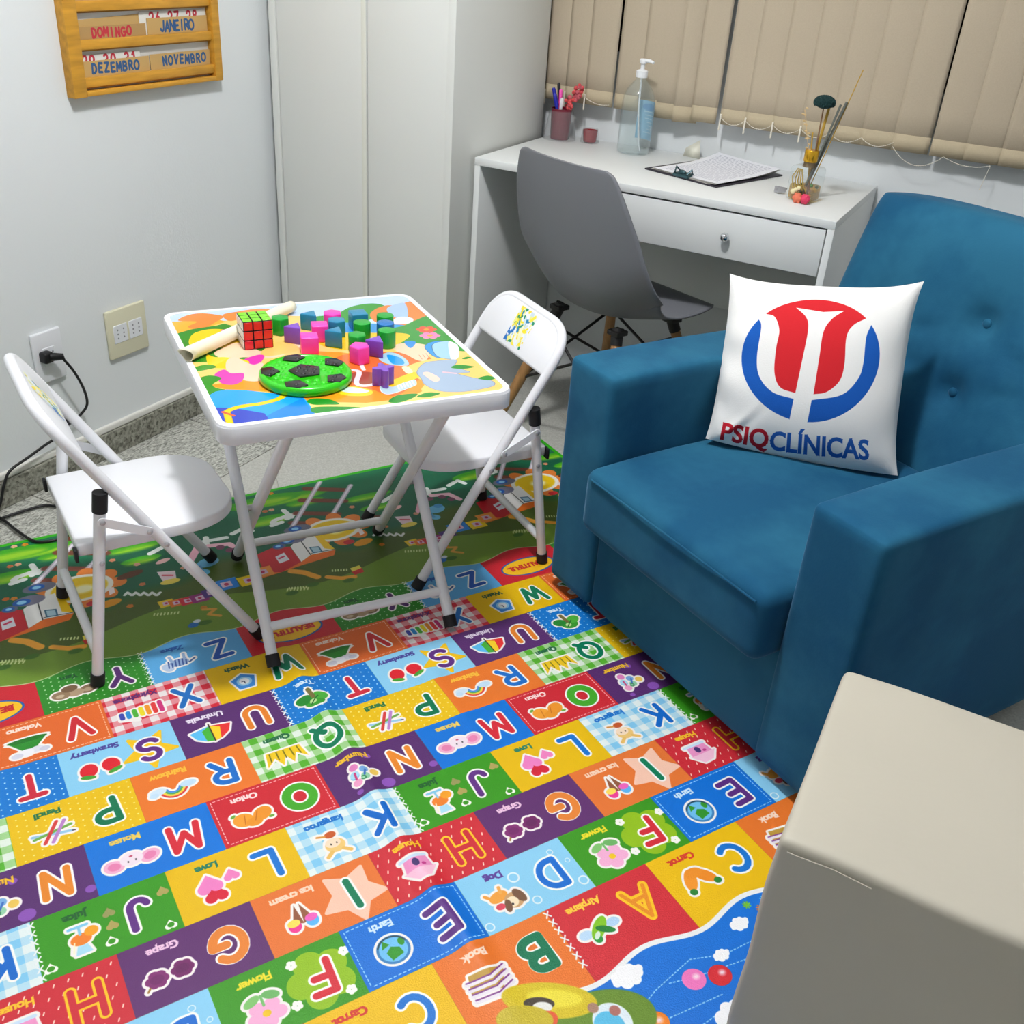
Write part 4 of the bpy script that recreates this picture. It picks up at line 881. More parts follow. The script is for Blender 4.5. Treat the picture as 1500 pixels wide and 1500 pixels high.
for (px, py, c) in ((1093, 1325, (120, 190, 40)), (1113, 1330, (220, 110, 40)), (1118, 1317, (90, 190, 240))):
    for a in range(4): 
        x, y = gp([(px, py)])[0]
        for k in range(-2, 3): cv.draw(('l', [(x + k * 3 * CA - .006 * math.cos(a * .785), y - .006 * math.sin(a * .785)), (x + k * 3 * CA + .006 * math.cos(a * .785), y + .006 * math.sin(a * .785))], .0012), c)
# yellow and green bird shape peeping over the seam
Sh.ell(878, 1500, .085, .05, (104, 140, 40), -.2, 3); Sh.ell(897, 1497, .028, .03, (226, 238, 246), 0, 2); Sh.ell(893, 1504, .022, .024, (90, 190, 230), 0, 2)
Sh.ell(804, 1465, .068, .028, (214, 190, 30), -.55, 3); Sh.ell(812, 1462, .040, .014, (236, 220, 60), -.55, 8)
Sh.ell(789, 1470, .022, .010, (70, 60, 50), -.5, 2); Sh.ell(794, 1475, .014, .008, (236, 236, 230), -.5, 2); Sh.ell(799, 1495, .018, .014, (226, 90, 50), 0, 2)
Sh.ell(768, 1494, .04, .022, (200, 180, 40), -.5, 3); Sh.ell(868, 1476, .008, .008, (170, 130, 110), 0, 2); Sh.ell(900, 1480, .008, .008, (176, 110, 100), 0, 2)
# bright green bound edge
W_, H_ = cv.w, cv.h; G_ = (52, 178, 20); e_ = .011
for P in ([(0, 0), (W_, 0), (W_, e_), (0, e_)], [(0, 0), (e_, 0), (e_, H_), (0, H_)], [(W_ - e_, 0), (W_, 0), (W_, H_), (W_ - e_, H_)], [(0, H_ - e_), (W_, H_ - e_), (W_, H_), (0, H_)]): cv.draw(('p', P), G_)
M['mat_print'] = print_mat('play_mat_print', cv, .42, bump=.35, bscale=420, spec=.4)
# geometry with the raised folds
def relief(c, v):
    a = max(0, min(1, (v - .6) / 1.2)) * max(0, min(1, (9.3 - v) / 1.6))
    h = .012 * math.exp(-((c + 1.19 + .02 * math.sin(v * 1.3)) * CA / .021) ** 2) * a
    h += .004 * math.exp(-((c + 4.35 + .15 * (v - 4)) * CA / .03) ** 2) * max(0, min(1, (8 - v) / 2)) * max(0, min(1, (v - 1) / 1.5))
    h += .0035 * math.exp(-((c - .02) * CA / .02) ** 2) * max(0, min(1, (v - 1.5) / 1.)) * max(0, min(1, (5 - v) / 1.5))
    return h
mb = MB(); NU, NV = 330, 70
def fm(u, v):
    c = C0 + (C1 - C0) * u; q = V0 + (V1 - V0) * v; p = mxy(c, q); return (p[0], p[1], relief(c, q))
mb.grid(fm, NU, NV, 0, flip=True)
lo = [(-1)] * 0
ring = [i for i in range(NU + 1)] + [(j * (NU + 1) + NU) for j in range(1, NV + 1)] + [NV * (NU + 1) + i for i in range(NU - 1, -1, -1)] + [j * (NU + 1) for j in range(NV - 1, 0, -1)]
top = [mb.v[i] for i in ring]; n0 = len(mb.v); mb.v += [(p[0], p[1], ZF + .0002) for p in top]; k_ = len(ring)
for i in range(k_): mb.f.append((ring[i], ring[(i + 1) % k_], n0 + (i + 1) % k_, n0 + i)); mb.mi.append(1)
mat_o = mb.build('play_mat', [M['mat_print'], mat('mat_foam_edge', (60, 176, 30), .6)], None, True, 60)
tag(mat_o, 'large colourful foam play mat printed with the alphabet, covering the floor', 'play mat')
def uvm(co):
    d = np.array([co[0], co[1]]) - MO; return ((C1 - d @ ME1 / CA) / (C1 - C0), (d @ ME2 / CB - V0) / (V1 - V0))
set_uv(mat_o, uvm)

# ------------------------------------------------------------------ play table
TA = math.radians(53.3); TC = (-1.152, 1.512); TZ = .571
tca, tsa = math.cos(TA), math.sin(TA)
def TW(a, b, z=TZ): return (TC[0] + a * tca - b * tsa, TC[1] + a * tsa + b * tca, z)
def tloc(px, py, z=TZ):
    X = onz(px, py, z); dx, dy = X[0] - TC[0], X[1] - TC[1]; return (dx * tca + dy * tsa, -dx * tsa + dy * tca)
def rrect(hx, hy, r, n=8):
    P = []
    for cx, cy, a0 in ((hx - r, hy - r, 0), (-hx + r, hy - r, 90), (-hx + r, -hy + r, 180), (hx - r, -hy + r, 270)):
        P += [(cx + r * math.cos(math.radians(a0 + 90 * i / n)), cy + r * math.sin(math.radians(a0 + 90 * i / n))) for i in range(n + 1)]
    return P
HX, HY = .268, .286
tb = thing('play_table', 'white metal folding play table with a colourful cartoon picture on its square top', 'table', (TC[0], TC[1], 0), TA)
top = MB().prism(rrect(HX, HY, .030), TZ - .034, TZ - .0015, bev=.003, seg=2)
# raised rim
R0, R1 = rrect(HX - .0005, HY - .0005, .030), rrect(HX - .0125, HY - .0125, .022)
n0 = len(top.v); N_ = len(R0)
top.v += [(x, y, TZ - .0035) for x, y in R0] + [(x * .995, y * .995, TZ + .0012) for x, y in R0] + [(x, y, TZ + .0012) for x, y in R1] + [(x, y, TZ - .002) for x, y in R1]
for k in range(3):
    for i in range(N_):
        j = (i + 1) % N_; top.f.append((n0 + k * N_ + i, n0 + k * N_ + j, n0 + (k + 1) * N_ + j, n0 + (k + 1) * N_ + i)); top.mi.append(0)
top_o = top.build('tabletop', M['enamel'], tb)
IX, IY = HX - .0124, HY - .0124
tcv = Canvas(2 * IX, 2 * IY, .0006, (250, 206, 116))
def z7(x, y): return (230 + x / 5.5556, 430 + y / 5.5556)
def z8(x, y): return (480 + x / 5.5556, 430 + y / 5.5556)
def tq(pts, f=z7): return [(lambda q: (q[0] + IX, q[1] + IY))(tloc(*f(*p))) for p in pts]
def smooth2(P, n=6):
    out = []; N = len(P)
    for i in range(N):
        p0, p1, p2, p3 = P[i - 1], P[i], P[(i + 1) % N], P[(i + 2) % N]
        for j in range(n):
            t = j / n
            out.append(tuple(0.5 * ((2 * p1[k]) + (p2[k] - p0[k]) * t + (2 * p0[k] - 5 * p1[k] + 4 * p2[k] - p3[k]) * t * t + (3 * p1[k] - p0[k] - 3 * p2[k] + p3[k]) * t ** 3) for k in (0, 1)))
    return out
def tp(pts, col, f=z7, sm=True, grow=0, out=None):
    P = tq(pts, f); P = smooth2(P) if sm else P
    if out: tcv.draw(('p', P), out, grow=.0012)
    tcv.draw(('p', P), col, grow=grow)
def tlne(pts, r, col, f=z7):
    P = tq(pts, f); Q = [tuple(v)[:2] for v in catmull([(x, y, 0) for x, y in P], 8)]; tcv.draw(('l', Q, r), col)
# sky, hills, meadow
tp([(-200, 260), (0, 120), (700, 60), (1500, -60), (2200, -120), (2400, 100), (1900, 330), (1300, 260), (700, 215), (200, 240), (30, 250)], (196, 218, 250), sm=False)
tp([(30, 232), (180, 228), (470, 205), (560, 230), (330, 300), (100, 345), (60, 290)], (240, 176, 44), sm=False)
tp([(170, 222), (240, 180), (350, 162), (470, 172), (540, 190), (480, 230), (400, 275), (300, 290), (250, 270), (320, 230)], (228, 134, 50))
tp([(540, 170), (640, 150), (780, 128), (930, 125), (960, 150), (850, 170), (740, 190), (600, 225), (540, 200)], (232, 138, 56))
tp([(95, 345), (280, 292), (480, 262), (540, 246), (640, 270), (700, 262), (1000, 300), (1100, 420), (900, 520), (500, 620), (250, 560), (170, 470)], (34, 140, 34), sm=False)
tp([(960, 180), (1500, 190), (1500, 560), (950, 540), (900, 420)], (250, 205, 120), sm=False)
tp([(-100, 190), (60, 170), (180, 110), (330, 82), (440, 92), (500, 140), (380, 200), (250, 235), (100, 260), (-80, 240)], (44, 150, 40), z8)
tp([(340, 180), (380, 130), (470, 98), (560, 95), (700, 60), (790, 110), (860, 180), (700, 260), (560, 260), (400, 240)], (226, 130, 48), z8)
tp([(480, 120), (560, 85), (625, 80), (650, 150), (640, 200), (560, 200), (500, 170)], (168, 196, 240), z8)
tp([(520, 215), (600, 190), (690, 205), (670, 240), (560, 250), (500, 240)], (236, 240, 250), z8)
tp([(-60, 240), (500, 250), (640, 265), (600, 300), (400, 330), (-60, 320)], (40, 150, 220), z8)
tp([(520, 290), (620, 260), (720, 215), (830, 185), (940, 280), (1060, 400), (1120, 470), (900, 440), (700, 410), (560, 420), (520, 360)], (44, 148, 44), z8)
tp([(-40, 330), (400, 320), (560, 320), (660, 335), (640, 370), (520, 430), (300, 470), (-40, 430)], (250, 200, 30), z8)
for (cx_, cy_, c) in ((800, 293, (230, 84, 50)), (828, 342, (240, 130, 180))):
    for a in range(6): tp([(cx_ + 55 * math.cos(a * 1.047) + 32 * math.cos(t_ * 1.26), cy_ + 16 * math.sin(a * 1.047) + 12 * math.sin(t_ * 1.26)) for t_ in range(5)], c, z8)
    tp([(cx_ - 24, cy_), (cx_, cy_ - 9), (cx_ + 24, cy_), (cx_, cy_ + 9)], (250, 160, 40), z8)
# sand and orange paths
tp([(240, 560), (500, 560), (1200, 500), (2700, 480), (2800, 1000), (1000, 1060), (320, 1000), (340, 720)], (250, 206, 116), sm=False)
tp([(400, 750), (700, 705), (850, 690), (1300, 470), (1500, 480), (1700, 500), (2250, 610), (2300, 720), (2050, 850), (1700, 890), (1200, 880), (900, 800), (600, 790)], (250, 150, 30), sm=False)
tp([(120, 500), (700, 480), (860, 560), (780, 660), (560, 830), (350, 780), (160, 740), (60, 640)], (226, 110, 40), z8)
tp([(620, 620), (800, 540), (1040, 520), (1180, 490), (1250, 620), (1380, 720), (1420, 760), (900, 830), (760, 790), (780, 720)], (250, 202, 110), z8)
# child lying on a blanket: plain generic figure (hair, skin, dress)
tp([(255, 400), (290, 330), (400, 295), (520, 292), (620, 320), (680, 380), (600, 430), (420, 450), (300, 450)], (250, 206, 20))
tp([(520, 300), (600, 290), (640, 320), (560, 330)], (226, 80, 180))
tp([(460, 490), (540, 440), (640, 400), (760, 420), (860, 470), (1140, 400), (1150, 450), (960, 520), (820, 530), (700, 520), (560, 540)], (250, 208, 176))
tp([(960, 400), (1060, 395), (1150, 440), (1100, 480), (900, 510), (840, 480)], (250, 200, 110))
tp([(690, 590), (700, 540), (820, 500), (870, 510), (840, 560), (760, 590)], (226, 60, 176))
tp([(400, 500), (470, 520), (560, 520), (740, 550), (700, 600), (520, 610), (420, 590)], (250, 206, 20))
tp([(555, 600), (570, 540), (640, 520), (700, 550), (780, 580), (860, 570), (850, 700), (720, 710), (640, 660), (580, 640)], (252, 210, 184))
tp([(465, 660), (540, 620), (600, 650), (700, 650), (690, 710), (620, 742), (530, 735), (490, 700)], (226, 66, 180))
tp([(260, 625), (340, 590), (430, 580), (480, 600), (400, 622), (320, 634)], (40, 146, 36))
tp([(300, 740), (340, 690), (430, 668), (520, 690), (450, 740), (480, 770), (560, 790), (470, 850), (380, 860)], (40, 146, 36))
# lake with a rope
tp([(370, 860), (470, 800), (560, 782), (700, 786), (1180, 840), (1230, 890), (1290, 990), (900, 1040), (470, 1080), (420, 960)], (28, 160, 246), sm=False)
tp([(410, 925), (560, 930), (880, 1000), (1180, 850), (1290, 990), (900, 1040), (500, 1080)], (20, 130, 226), sm=False)
tp([(410, 928), (620, 932), (870, 975), (900, 1012), (900, 1060), (460, 1090)], (40, 70, 190), sm=False)
tlne([(600, 1090), (570, 990), (575, 955), (680, 920), (850, 895), (980, 860), (1035, 820), (990, 798)], .0062, (214, 170, 20))
tlne([(600, 1090), (570, 990), (575, 955), (680, 920), (850, 895), (980, 860), (1035, 820), (990, 798)], .0048, (250, 206, 20))
tlne([(530, 965), (620, 995)], .003, (240, 90, 50))
for L in ([(1215, 880), (1270, 855), (1400, 862), (1480, 900), (1380, 905), (1270, 905)], [(1250, 935), (1350, 920), (1640, 925), (1600, 950), (1300, 975)], [(1880, 880), (1950, 830), (2110, 815), (2080, 850), (1960, 890)], [(2110, 840), (2200, 805), (2300, 815), (2200, 845)]): tp(L, (30, 140, 34))
# items scattered on the path, picture of a hand, a cup and a grey animal
tp([(1550, 200 + 480), (1610, 640), (1740, 640), (1850, 680), (1840, 720), (1700, 740), (1600, 730)], (150, 70, 40))
tlne([(1560, 620), (1640, 640), (1620, 730), (1700, 750), (1850, 715)], .005, (240, 220, 230))
tlne([(260, 560), (290, 620)], .004, (250, 230, 236), z8)
tp([(70, 790), (140, 755), (250, 760), (360, 795), (330, 830), (200, 835), (100, 820)], (250, 206, 30), z8)
tp([(95, 785), (160, 762), (250, 770), (335, 795), (260, 812), (150, 805)], (214, 222, 228), z8)
tp([(425, 770), (460, 745), (680, 700), (715, 730), (690, 755), (520, 815), (450, 810)], (180, 206, 214), z8, out=(250, 250, 250))
for i in range(6): tlne([(560 + i * 24, 735 - i * 6), (580 + i * 24, 780 - i * 8)], .0016, (246, 250, 250), z8)
tp([(480, 730), (560, 690), (700, 640), (740, 680), (600, 730), (520, 760)], (250, 200, 20), z8)
tp([(600, 600), (650, 595), (690, 640), (640, 650)], (252, 240, 190), z8)
tp([(520, 430), (640, 400), (800, 420), (830, 470), (800, 540), (730, 545), (640, 500), (560, 470)], (250, 208, 176), z8)
for i in range(3): tlne([(740 + i * 28, 500 - i * 6), (765 + i * 28, 535 - i * 8)], .0006, (200, 120, 90), z8)
tp([(620, 395), (680, 385), (715, 400), (670, 445)], (40, 140, 220), z8)
tp([(410, 520), (480, 480), (560, 490), (640, 540), (650, 585), (540, 585), (450, 560)], (170, 204, 226), z8)
tp([(480, 500), (580, 520), (620, 560), (600, 580), (520, 570)], (30, 150, 236), z8)
tp([(790, 440), (830, 400), (930, 390), (950, 470), (930, 520), (860, 510)], (40, 150, 226), z8, out=(30, 60, 120))
tp([(850, 420), (920, 392), (1010, 400), (1030, 520), (930, 525), (870, 490)], (160, 204, 222), z8, out=(40, 80, 120))
tp([(980, 395), (1040, 410), (1065, 450), (1060, 520), (1010, 540), (990, 500)], (250, 250, 252), z8)
tp([(725, 640), (780, 570), (880, 550), (1040, 540), (1030, 590), (1100, 620), (1150, 640), (1050, 650), (1200, 690), (1330, 710), (1345, 750), (1200, 785), (1050, 800), (900, 790), (790, 740), (760, 690)], (160, 180, 204), z8, out=(120, 136, 160))
tp([(770, 650), (820, 640), (910, 690), (880, 720), (830, 700)], (250, 206, 190), z8)
tlne([(940, 640), (1040, 650)], .003, (232, 190, 200), z8)
tp([(1000, 600), (1060, 580), (1190, 595), (1120, 612), (1040, 612)], (30, 140, 34), z8); tp([(1220, 690), (1300, 668), (1360, 690), (1300, 705)], (30, 140, 34), z8); tp([(1090, 530), (1130, 515), (1165, 520), (1120, 535)], (30, 140, 34), z8)
M['table_print'] = print_mat('tabletop_print', tcv, .22, coat=.35)
tpm = MB(); n_ = len(rrect(IX, IY, .022)); tpm.add([(x, y, TZ) for x, y in rrect(IX, IY, .022)], [tuple(range(n_))])
tpo = tpm.build('picture_panel', M['table_print'], tb, smooth=False); set_uv(tpo, lambda co: ((co[0] + IX) / (2 * IX), (co[1] + IY) / (2 * IY)))

def foot_cap(mb_pts, r, parent, name='rubber_foot'):
    return MB().tube(mb_pts, r, 14).build(name, M['rubber'], parent)
def leg_frame(aw, bf, bt, zt, r=.0115, at=None):
    at = at or aw
    for s_ in (-1, 1):
        p1 = Vector((s_ * at, bt, zt)); z0_ = .0125; p0 = Vector((s_ * aw, bf + (bt - bf) * z0_ / zt * .6, z0_)); d = (p1 - p0).normalized()
        lg = MB().tube([p0, p1], r, 14).build('leg', M['enamel'], tb); foot_cap([p0 - d * .003, p0 + d * .022], r + .0025, lg)
    t_ = (.07 - .004) / (zt - .004); b_ = bf + (bt - bf) * t_
    aw += (at - aw) * t_
    MB().tube([(-aw, b_, .07), (aw, b_, .07)], r * .82, 12).build('crossbar', M['enamel'], tb)
leg_frame(.189, -.224, .235, TZ - .03); leg_frame(.170, .208, -.258, TZ - .03, at=.145)
for s_ in (-1, 1): MB().lathe([(.006, -.016), (.006, .016)], 12, mtx=Matrix.Rotation(PI / 2, 3, 'Y'), c=(s_ * .172, .000, .250)).build('pivot_bolt', M['rivet'], tb)

# ------------------------------------------------------------------ folding chairs
def folding_chair(name, label, loc, rz):
    t = thing(name, label, 'folding chair', (loc[0], loc[1], 0), rz, 'white folding chairs at the play table')
    hw, r = .160, .0108
    pth = fillet([(.321, -hw, .0105), (-.022, -hw, .570), (-.022, hw, .570), (.321, hw, .0105)], .085, 12)
    MB().tube(pth, r, 14).build('front_frame', M['enamel'], t)
    for s_ in (-1, 1):
        d = (Vector((.017, 0, .505)) - Vector((.321, 0, .0105))).normalized()
        foot_cap([Vector((.321, s_ * hw, .0105)) - d * .003, Vector((.321, s_ * hw, .0105)) + d * .022], r + .0026, t)
        p0, p1 = Vector((0, s_ * (hw + .002), .0062)), Vector((.056, s_ * (hw + .002), .405)); d = (p1 - p0).normalized()
        lg = MB().tube([p0, p1], r, 14).build('rear_leg', M['enamel'], t)
        foot_cap([p0 - d * .003, p0 + d * .022], r + .0026, lg); foot_cap([p1 - d * .034, p1 + d * .004], r + .0026, lg, 'rubber_cap')
        a, b = Vector((.051, s_ * (hw + .015), .356)), Vector((.128, s_ * (hw + .015), .317)); u = (b - a).normalized(); w = Vector((-u.z, 0, u.x)) * .0085
        lk = MB(); P = []
        for k in range(9): an = PI / 2 + PI * k / 8; P.append(a + u * .0085 * math.cos(an) + w * math.sin(an))
        for k in range(9): an = -PI / 2 + PI * k / 8; P.append(b + u * .0085 * math.cos(an) + w * math.sin(an))
        n = len(P); o = Vector((0, s_ * .0016, 0)); lk.add([p - o for p in P] + [p + o for p in P], [tuple(range(n)), tuple(range(2 * n - 1, n - 1, -1))] + [(i, (i + 1) % n, n + (i + 1) % n, n + i) for i in range(n)])
        lo = lk.build('link_bar', M['enamel'], t, angle=30)
        for q in (a, b): MB().lathe([(.0052, 0), (.0052, .0015), (.003, .0032)], 12, q + Vector((0, s_ * .0014, 0)), mtx=Matrix.Rotation(-s_ * PI / 2, 3, 'X')).build('rivet', M['rivet'], lo)
        for q in ((.040, .271), (.156, .280)): MB().lathe([(.005, 0), (.005, .0015), (.003, .003)], 12, (q[0], s_ * (hw + .0118), q[1]), mtx=Matrix.Rotation(-s_ * PI / 2, 3, 'X')).build('rivet', M['rivet'], t)
    MB().tube([(.009, -hw, .068), (.009, hw, .068)], r * .85, 12).build('stretcher', M['enamel'], t)
    # seat: pressed steel with a rolled skirt
    out = [(.006, -.143), (.19, -.147)] + [(.205 + .108 * math.sin(a), -.147 + .147 * (1 - math.cos(a)) ** 1.0 * .62) for a in [PI / 2 * i / 8 for i in range(1, 9)]]
    out = out + [(x, -y) for x, y in out[::-1]]
    st = MB().prism(out, .276, .302, bev=.0045, seg=3).build('seat', M['enamel'], t, angle=50)
    inn = [(.02 + (x - .006) * .90, y * .86) for x, y in out]
    for s_ in (-1, 1): MB().box(.000, .006, s_ * .143 - .009, s_ * .143 + .009, .270, .296, .002).build('corner_bumper', M['rubber'], st)
    # backrest: pressed panel following the frame
    a, b = Vector((.035, 0, .477)), Vector((-.0215, 0, .569)); L = (b - a).length; u = (b - a).normalized(); n = Vector((u.z, 0, -u.x))
    hw_ = hw; hw = hw + .007; L += .007
    P = [(-hw, 0), (hw, 0)] + [(hw - .078 + .078 * math.cos(q), L - .078 + .078 * math.sin(q)) for q in [PI / 2 * i / 8 for i in range(9)]] + [(-hw + .078 - .078 * math.sin(q), L - .078 + .078 * math.cos(q)) for q in [PI / 2 * i / 8 for i in range(9)]]
    mt = Matrix.Identity(4)
    for i in range(3): mt[i][0] = (0, 1, 0)[i]; mt[i][1] = u[i]; mt[i][2] = -n[i]; mt[i][3] = (a)[i]
    bk = MB().prism(P, -.0098, .0098, mtx=mt, bev=.006, seg=3).build('backrest', M['enamel'], t, angle=50)
    # worn printed sticker, front and back
    sc = Canvas(.075, .085, .0008, (236, 238, 244))
    for i in range(90):
        x, y, q = random.uniform(0, .075), random.uniform(0, .085), random.uniform(.004, .008)
        c = random.choice([(250, 226, 40), (250, 230, 70), (246, 220, 30), (240, 236, 140), (30, 130, 180), (20, 140, 100), (226, 234, 240), (206, 222, 232), (240, 240, 200)])
        if x < .018 and y < .03: c = (24, 110, 190)
        sc.draw(('l', [(x, y), (x + random.uniform(-.014, .014), y + random.uniform(-.018, .018))], q * .55), c)
    sm = print_mat('chair_sticker', sc, .4)
    for off, sg in ((.0102, 1), (-.0102, -1)):
        c0 = a + u * .014 + n * off
        q = [c0 + Vector((0, -sg * .036, 0)), c0 + Vector((0, sg * .040, 0)), c0 + Vector((0, sg * .040, 0)) + u * .086, c0 + Vector((0, -sg * .036, 0)) + u * .086]
        s_o = quad_print('sticker', sm, q, bk); 
    return t
folding_chair('folding_chair', 'white metal folding chair on the left, seen from behind, facing the play table', (-1.4815, 1.1005), math.radians(59.5))
folding_chair('folding_chair', 'white metal folding chair tucked between the play table and the blue armchair', (-.954, 1.973), math.radians(-124.5))

# ------------------------------------------------------------------ toys on the play table
COLR = {'green': (14, 160, 50), 'purple': (124, 72, 190), 'teal': (36, 132, 172), 'pink': (250, 64, 184), 'blue': (20, 112, 186)}
TM = {k: mat('toy_' + k, v, .3, coat=.3) for k, v in COLR.items()}
def ngon(n, r, rot=0): return [(r * math.cos(rot + 2 * PI * i / n), r * math.sin(rot + 2 * PI * i / n)) for i in range(n)]
def flower(r): return [((r * (.80 + .27 * math.cos(4 * t))) * math.cos(t), (r * (.80 + .27 * math.cos(4 * t))) * math.sin(t)) for t in [2 * PI * i / 40 for i in range(40)]]
BLK = [('green', 6, -.064, .113, .018, 'green hexagonal toy block beside the puzzle cube'), ('purple', 3, -.050, .060, .020, 'purple triangular toy block just right of the puzzle cube'),
       ('teal', 3, -.001, .121, .020, 'teal triangular toy block at the back of the group, left of the pink hexagon'), ('pink', 6, .043, .114, .019, 'pink hexagonal toy block at the back of the group'),
       ('pink', 4, .000, .058, .0215, 'pink square toy block in the middle of the group'), ('teal', 6, .039, .072, .018, 'teal six-sided toy block behind the teal triangle, amid the group'),
       ('teal', 3, .020, .018, .0205, 'teal triangular toy block in the middle, in front of the six-sided teal one'), ('pink', 4, -.036, .003, .0225, 'pink square toy block nearest the green ball-patterned toy'),
       ('teal', 4, .094, .103, .0225, 'teal square toy block at the far right of the back row'), ('green', 24, .083, .045, .0165, 'green cylinder toy block in the centre right of the group'),
       ('green', 6, .053, -.016, .018, 'green hexagonal toy block behind the pink pentagon'), ('green', 24, .141, .072, .0165, 'green cylinder toy block at the right, behind the blue cylinder'),
       ('blue', 24, .127, .030, .0165, 'blue cylinder toy block between two green cylinders'), ('green', 24, .116, -.010, .0165, 'green cylinder toy block at the right front, before the blue cylinder'),
       ('purple', 3, .080, -.050, .0205, 'purple triangular toy block beside the pink pentagon'), ('pink', 5, .040, -.073, .0195, 'pink five-sided toy block at the front of the group'),
       ('purple', 0, .047, -.187, .0185, 'purple clover-shaped toy block standing alone near the table front')]
for i, (c, n, a, b, r, lab) in enumerate(BLK):
    x, y, z = TW(a, b, TZ)
    rot = {3: .9, 4: .45 + .15 * (i % 3), 6: .3, 5: .5, 24: 0}.get(n, 0)
    P = flower(r * 1.05) if n == 0 else ngon(n, r * 1.05, rot)
    h = .034
    o = MB().prism(P, 0, h, bev=.0024 if n not in (0, 24) else .0012, seg=3).build('toy_block', TM[c], None, angle=35)
    o.location = (x, y, z + .0002); o.rotation_euler = (0, 0, TA); tag(o, lab, 'toy block', 'toy blocks scattered on the play table')
# puzzle cube
s3 = .0185; cu = thing('puzzle_cube', 'three-by-three puzzle cube with green top and red front', 'puzzle cube', TW(-.124, .070, TZ + .0002), TA)
FC = {(0, 0, 1): (120, 214, 20), (0, -1, 0): (214, 24, 36), (-1, 0, 0): (240, 240, 240), (1, 0, 0): (244, 214, 30), (0, 1, 0): (240, 120, 30), (0, 0, -1): (20, 70, 180)}
FM = {k: mat('cube_face', v, .25, coat=.3) for k, v in FC.items()}
cubelet = None; stk = {}
for ix in (-1, 0, 1):
    for iy in (-1, 0, 1):
        for iz in (-1, 0, 1):
            if (ix, iy, iz) == (0, 0, 0): continue
            if cubelet is None:
                cb_ = MB().box(-s3 / 2 + .0001, s3 / 2 - .0001, -s3 / 2 + .0001, s3 / 2 - .0001, -s3 / 2 + .0001, s3 / 2 - .0001, .0012, 2).build('cubelet', M['blackplastic'], cu); cubelet = cb_
            else: cb_ = cubelet.copy(); COL.objects.link(cb_); cb_.parent = cu
            cb_.location = (ix * s3, iy * s3, (iz + 1.5) * s3)
            for d in FC:
                if d[0] * ix + d[1] * iy + d[2] * iz == 1 and (d[0] and d[0] == ix or d[1] and d[1] == iy or d[2] and d[2] == iz):
                    if d not in stk:
                        q = .0080; e = .0007; lo_ = [-q, -q, -q]; hi_ = [q, q, q]; k = [i for i in range(3) if d[i]][0]
                        lo_[k], hi_[k] = sorted((d[k] * (s3 / 2 - .0003), d[k] * (s3 / 2 + e)))
                        s_o = MB().box(lo_[0], hi_[0], lo_[1], hi_[1], lo_[2], hi_[2], .0004, 1).build('sticker', FM[d], cb_); stk[d] = s_o
                    else: s_o = stk[d].copy(); COL.objects.link(s_o); s_o.parent = cb_
# green ball-patterned fidget disc
pc = TW(-.079, -.126, TZ + .0002)
pop = thing('fidget_toy', 'round green silicone fidget toy with black football patches', 'toy', pc, TA)
GP, BP = mat('green_silicone', (44, 196, 14), .28, coat=.4), mat('black_silicone', (14, 18, 18), .3, coat=.3)
R_ = .083
body = MB().lathe([(.0001, 0), (R_ - .004, 0), (R_, .004), (R_, .013), (R_ - .004, .0175), (R_ - .008, .0178), (R_ - .010, .0155), (.0001, .0155)], 72, cap0=False, cap1=False).build('body', GP, pop, angle=50)
pts_g = []
def patch(cx, cy, r, rot, n=5, cl=True):
    P = [(cx + r * math.cos(rot + 2 * PI * i / n), cy + r * math.sin(rot + 2 * PI * i / n)) for i in range(n)]
    if cl: P = clip_circle(P)
    return P
def clip_circle(P):
    return [(x, y) if math.hypot(x, y) < R_ - .003 else (x * (R_ - .003) / math.hypot(x, y), y * (R_ - .003) / math.hypot(x, y)) for x, y in P]
PT = [patch(0, 0, .031, .35)] + [patch(.068 * math.cos(.35 + i * 2 * PI / 5 + .05), .068 * math.sin(.35 + i * 2 * PI / 5 + .05), .023, .35 + i * 2 * PI / 5 + PI) for i in range(5)]
for P in PT: MB().prism(P, .0150, .0185, bev=.0012, seg=2).build('patch', BP, pop, angle=30)
def inside(P, x, y):
    r = False
    for i in range(len(P)):
        (ax, ay), (bx_, by) = P[i], P[(i + 1) % len(P)]
        if (ay > y) != (by > y) and x < (bx_ - ax) * (y - ay) / (by - ay) + ax: r = not r
    return r
bg_, bb_ = MB(), MB()
for i in range(-9, 10):
    for j in range(-9, 10):
        x, y = (i + .5 * (j % 2)) * .0165, j * .0143
        if math.hypot(x, y) > R_ - .016: continue
        k = next((q for q, P in enumerate(PT) if inside(P, x, y)), None)
        
        if k is not None:
            cx_ = sum(p[0] for p in PT[k]) / 5; cy_ = sum(p[1] for p in PT[k]) / 5
            if not inside([(cx_ + (p[0] - cx_) * .74, cy_ + (p[1] - cy_) * .74) for p in PT[k]], x, y): continue
        elif any(inside([(sum(q[0] for q in P) / 5 * -.22 + p[0] * 1.22, sum(q[1] for q in P) / 5 * -.22 + p[1] * 1.22) for p in P], x, y) for P in PT): continue
        (bg_ if k is None else bb_).ball((x, y, .0150 if k is None else .0182), .0062 if k is None else .0050, 0, 12, 6, (1, 1, .5 if k is None else .4))
tag(bg_.build('bubbles', GP, pop), kind='stuff'); tag(bb_.build('bubbles', BP, pop), kind='stuff')
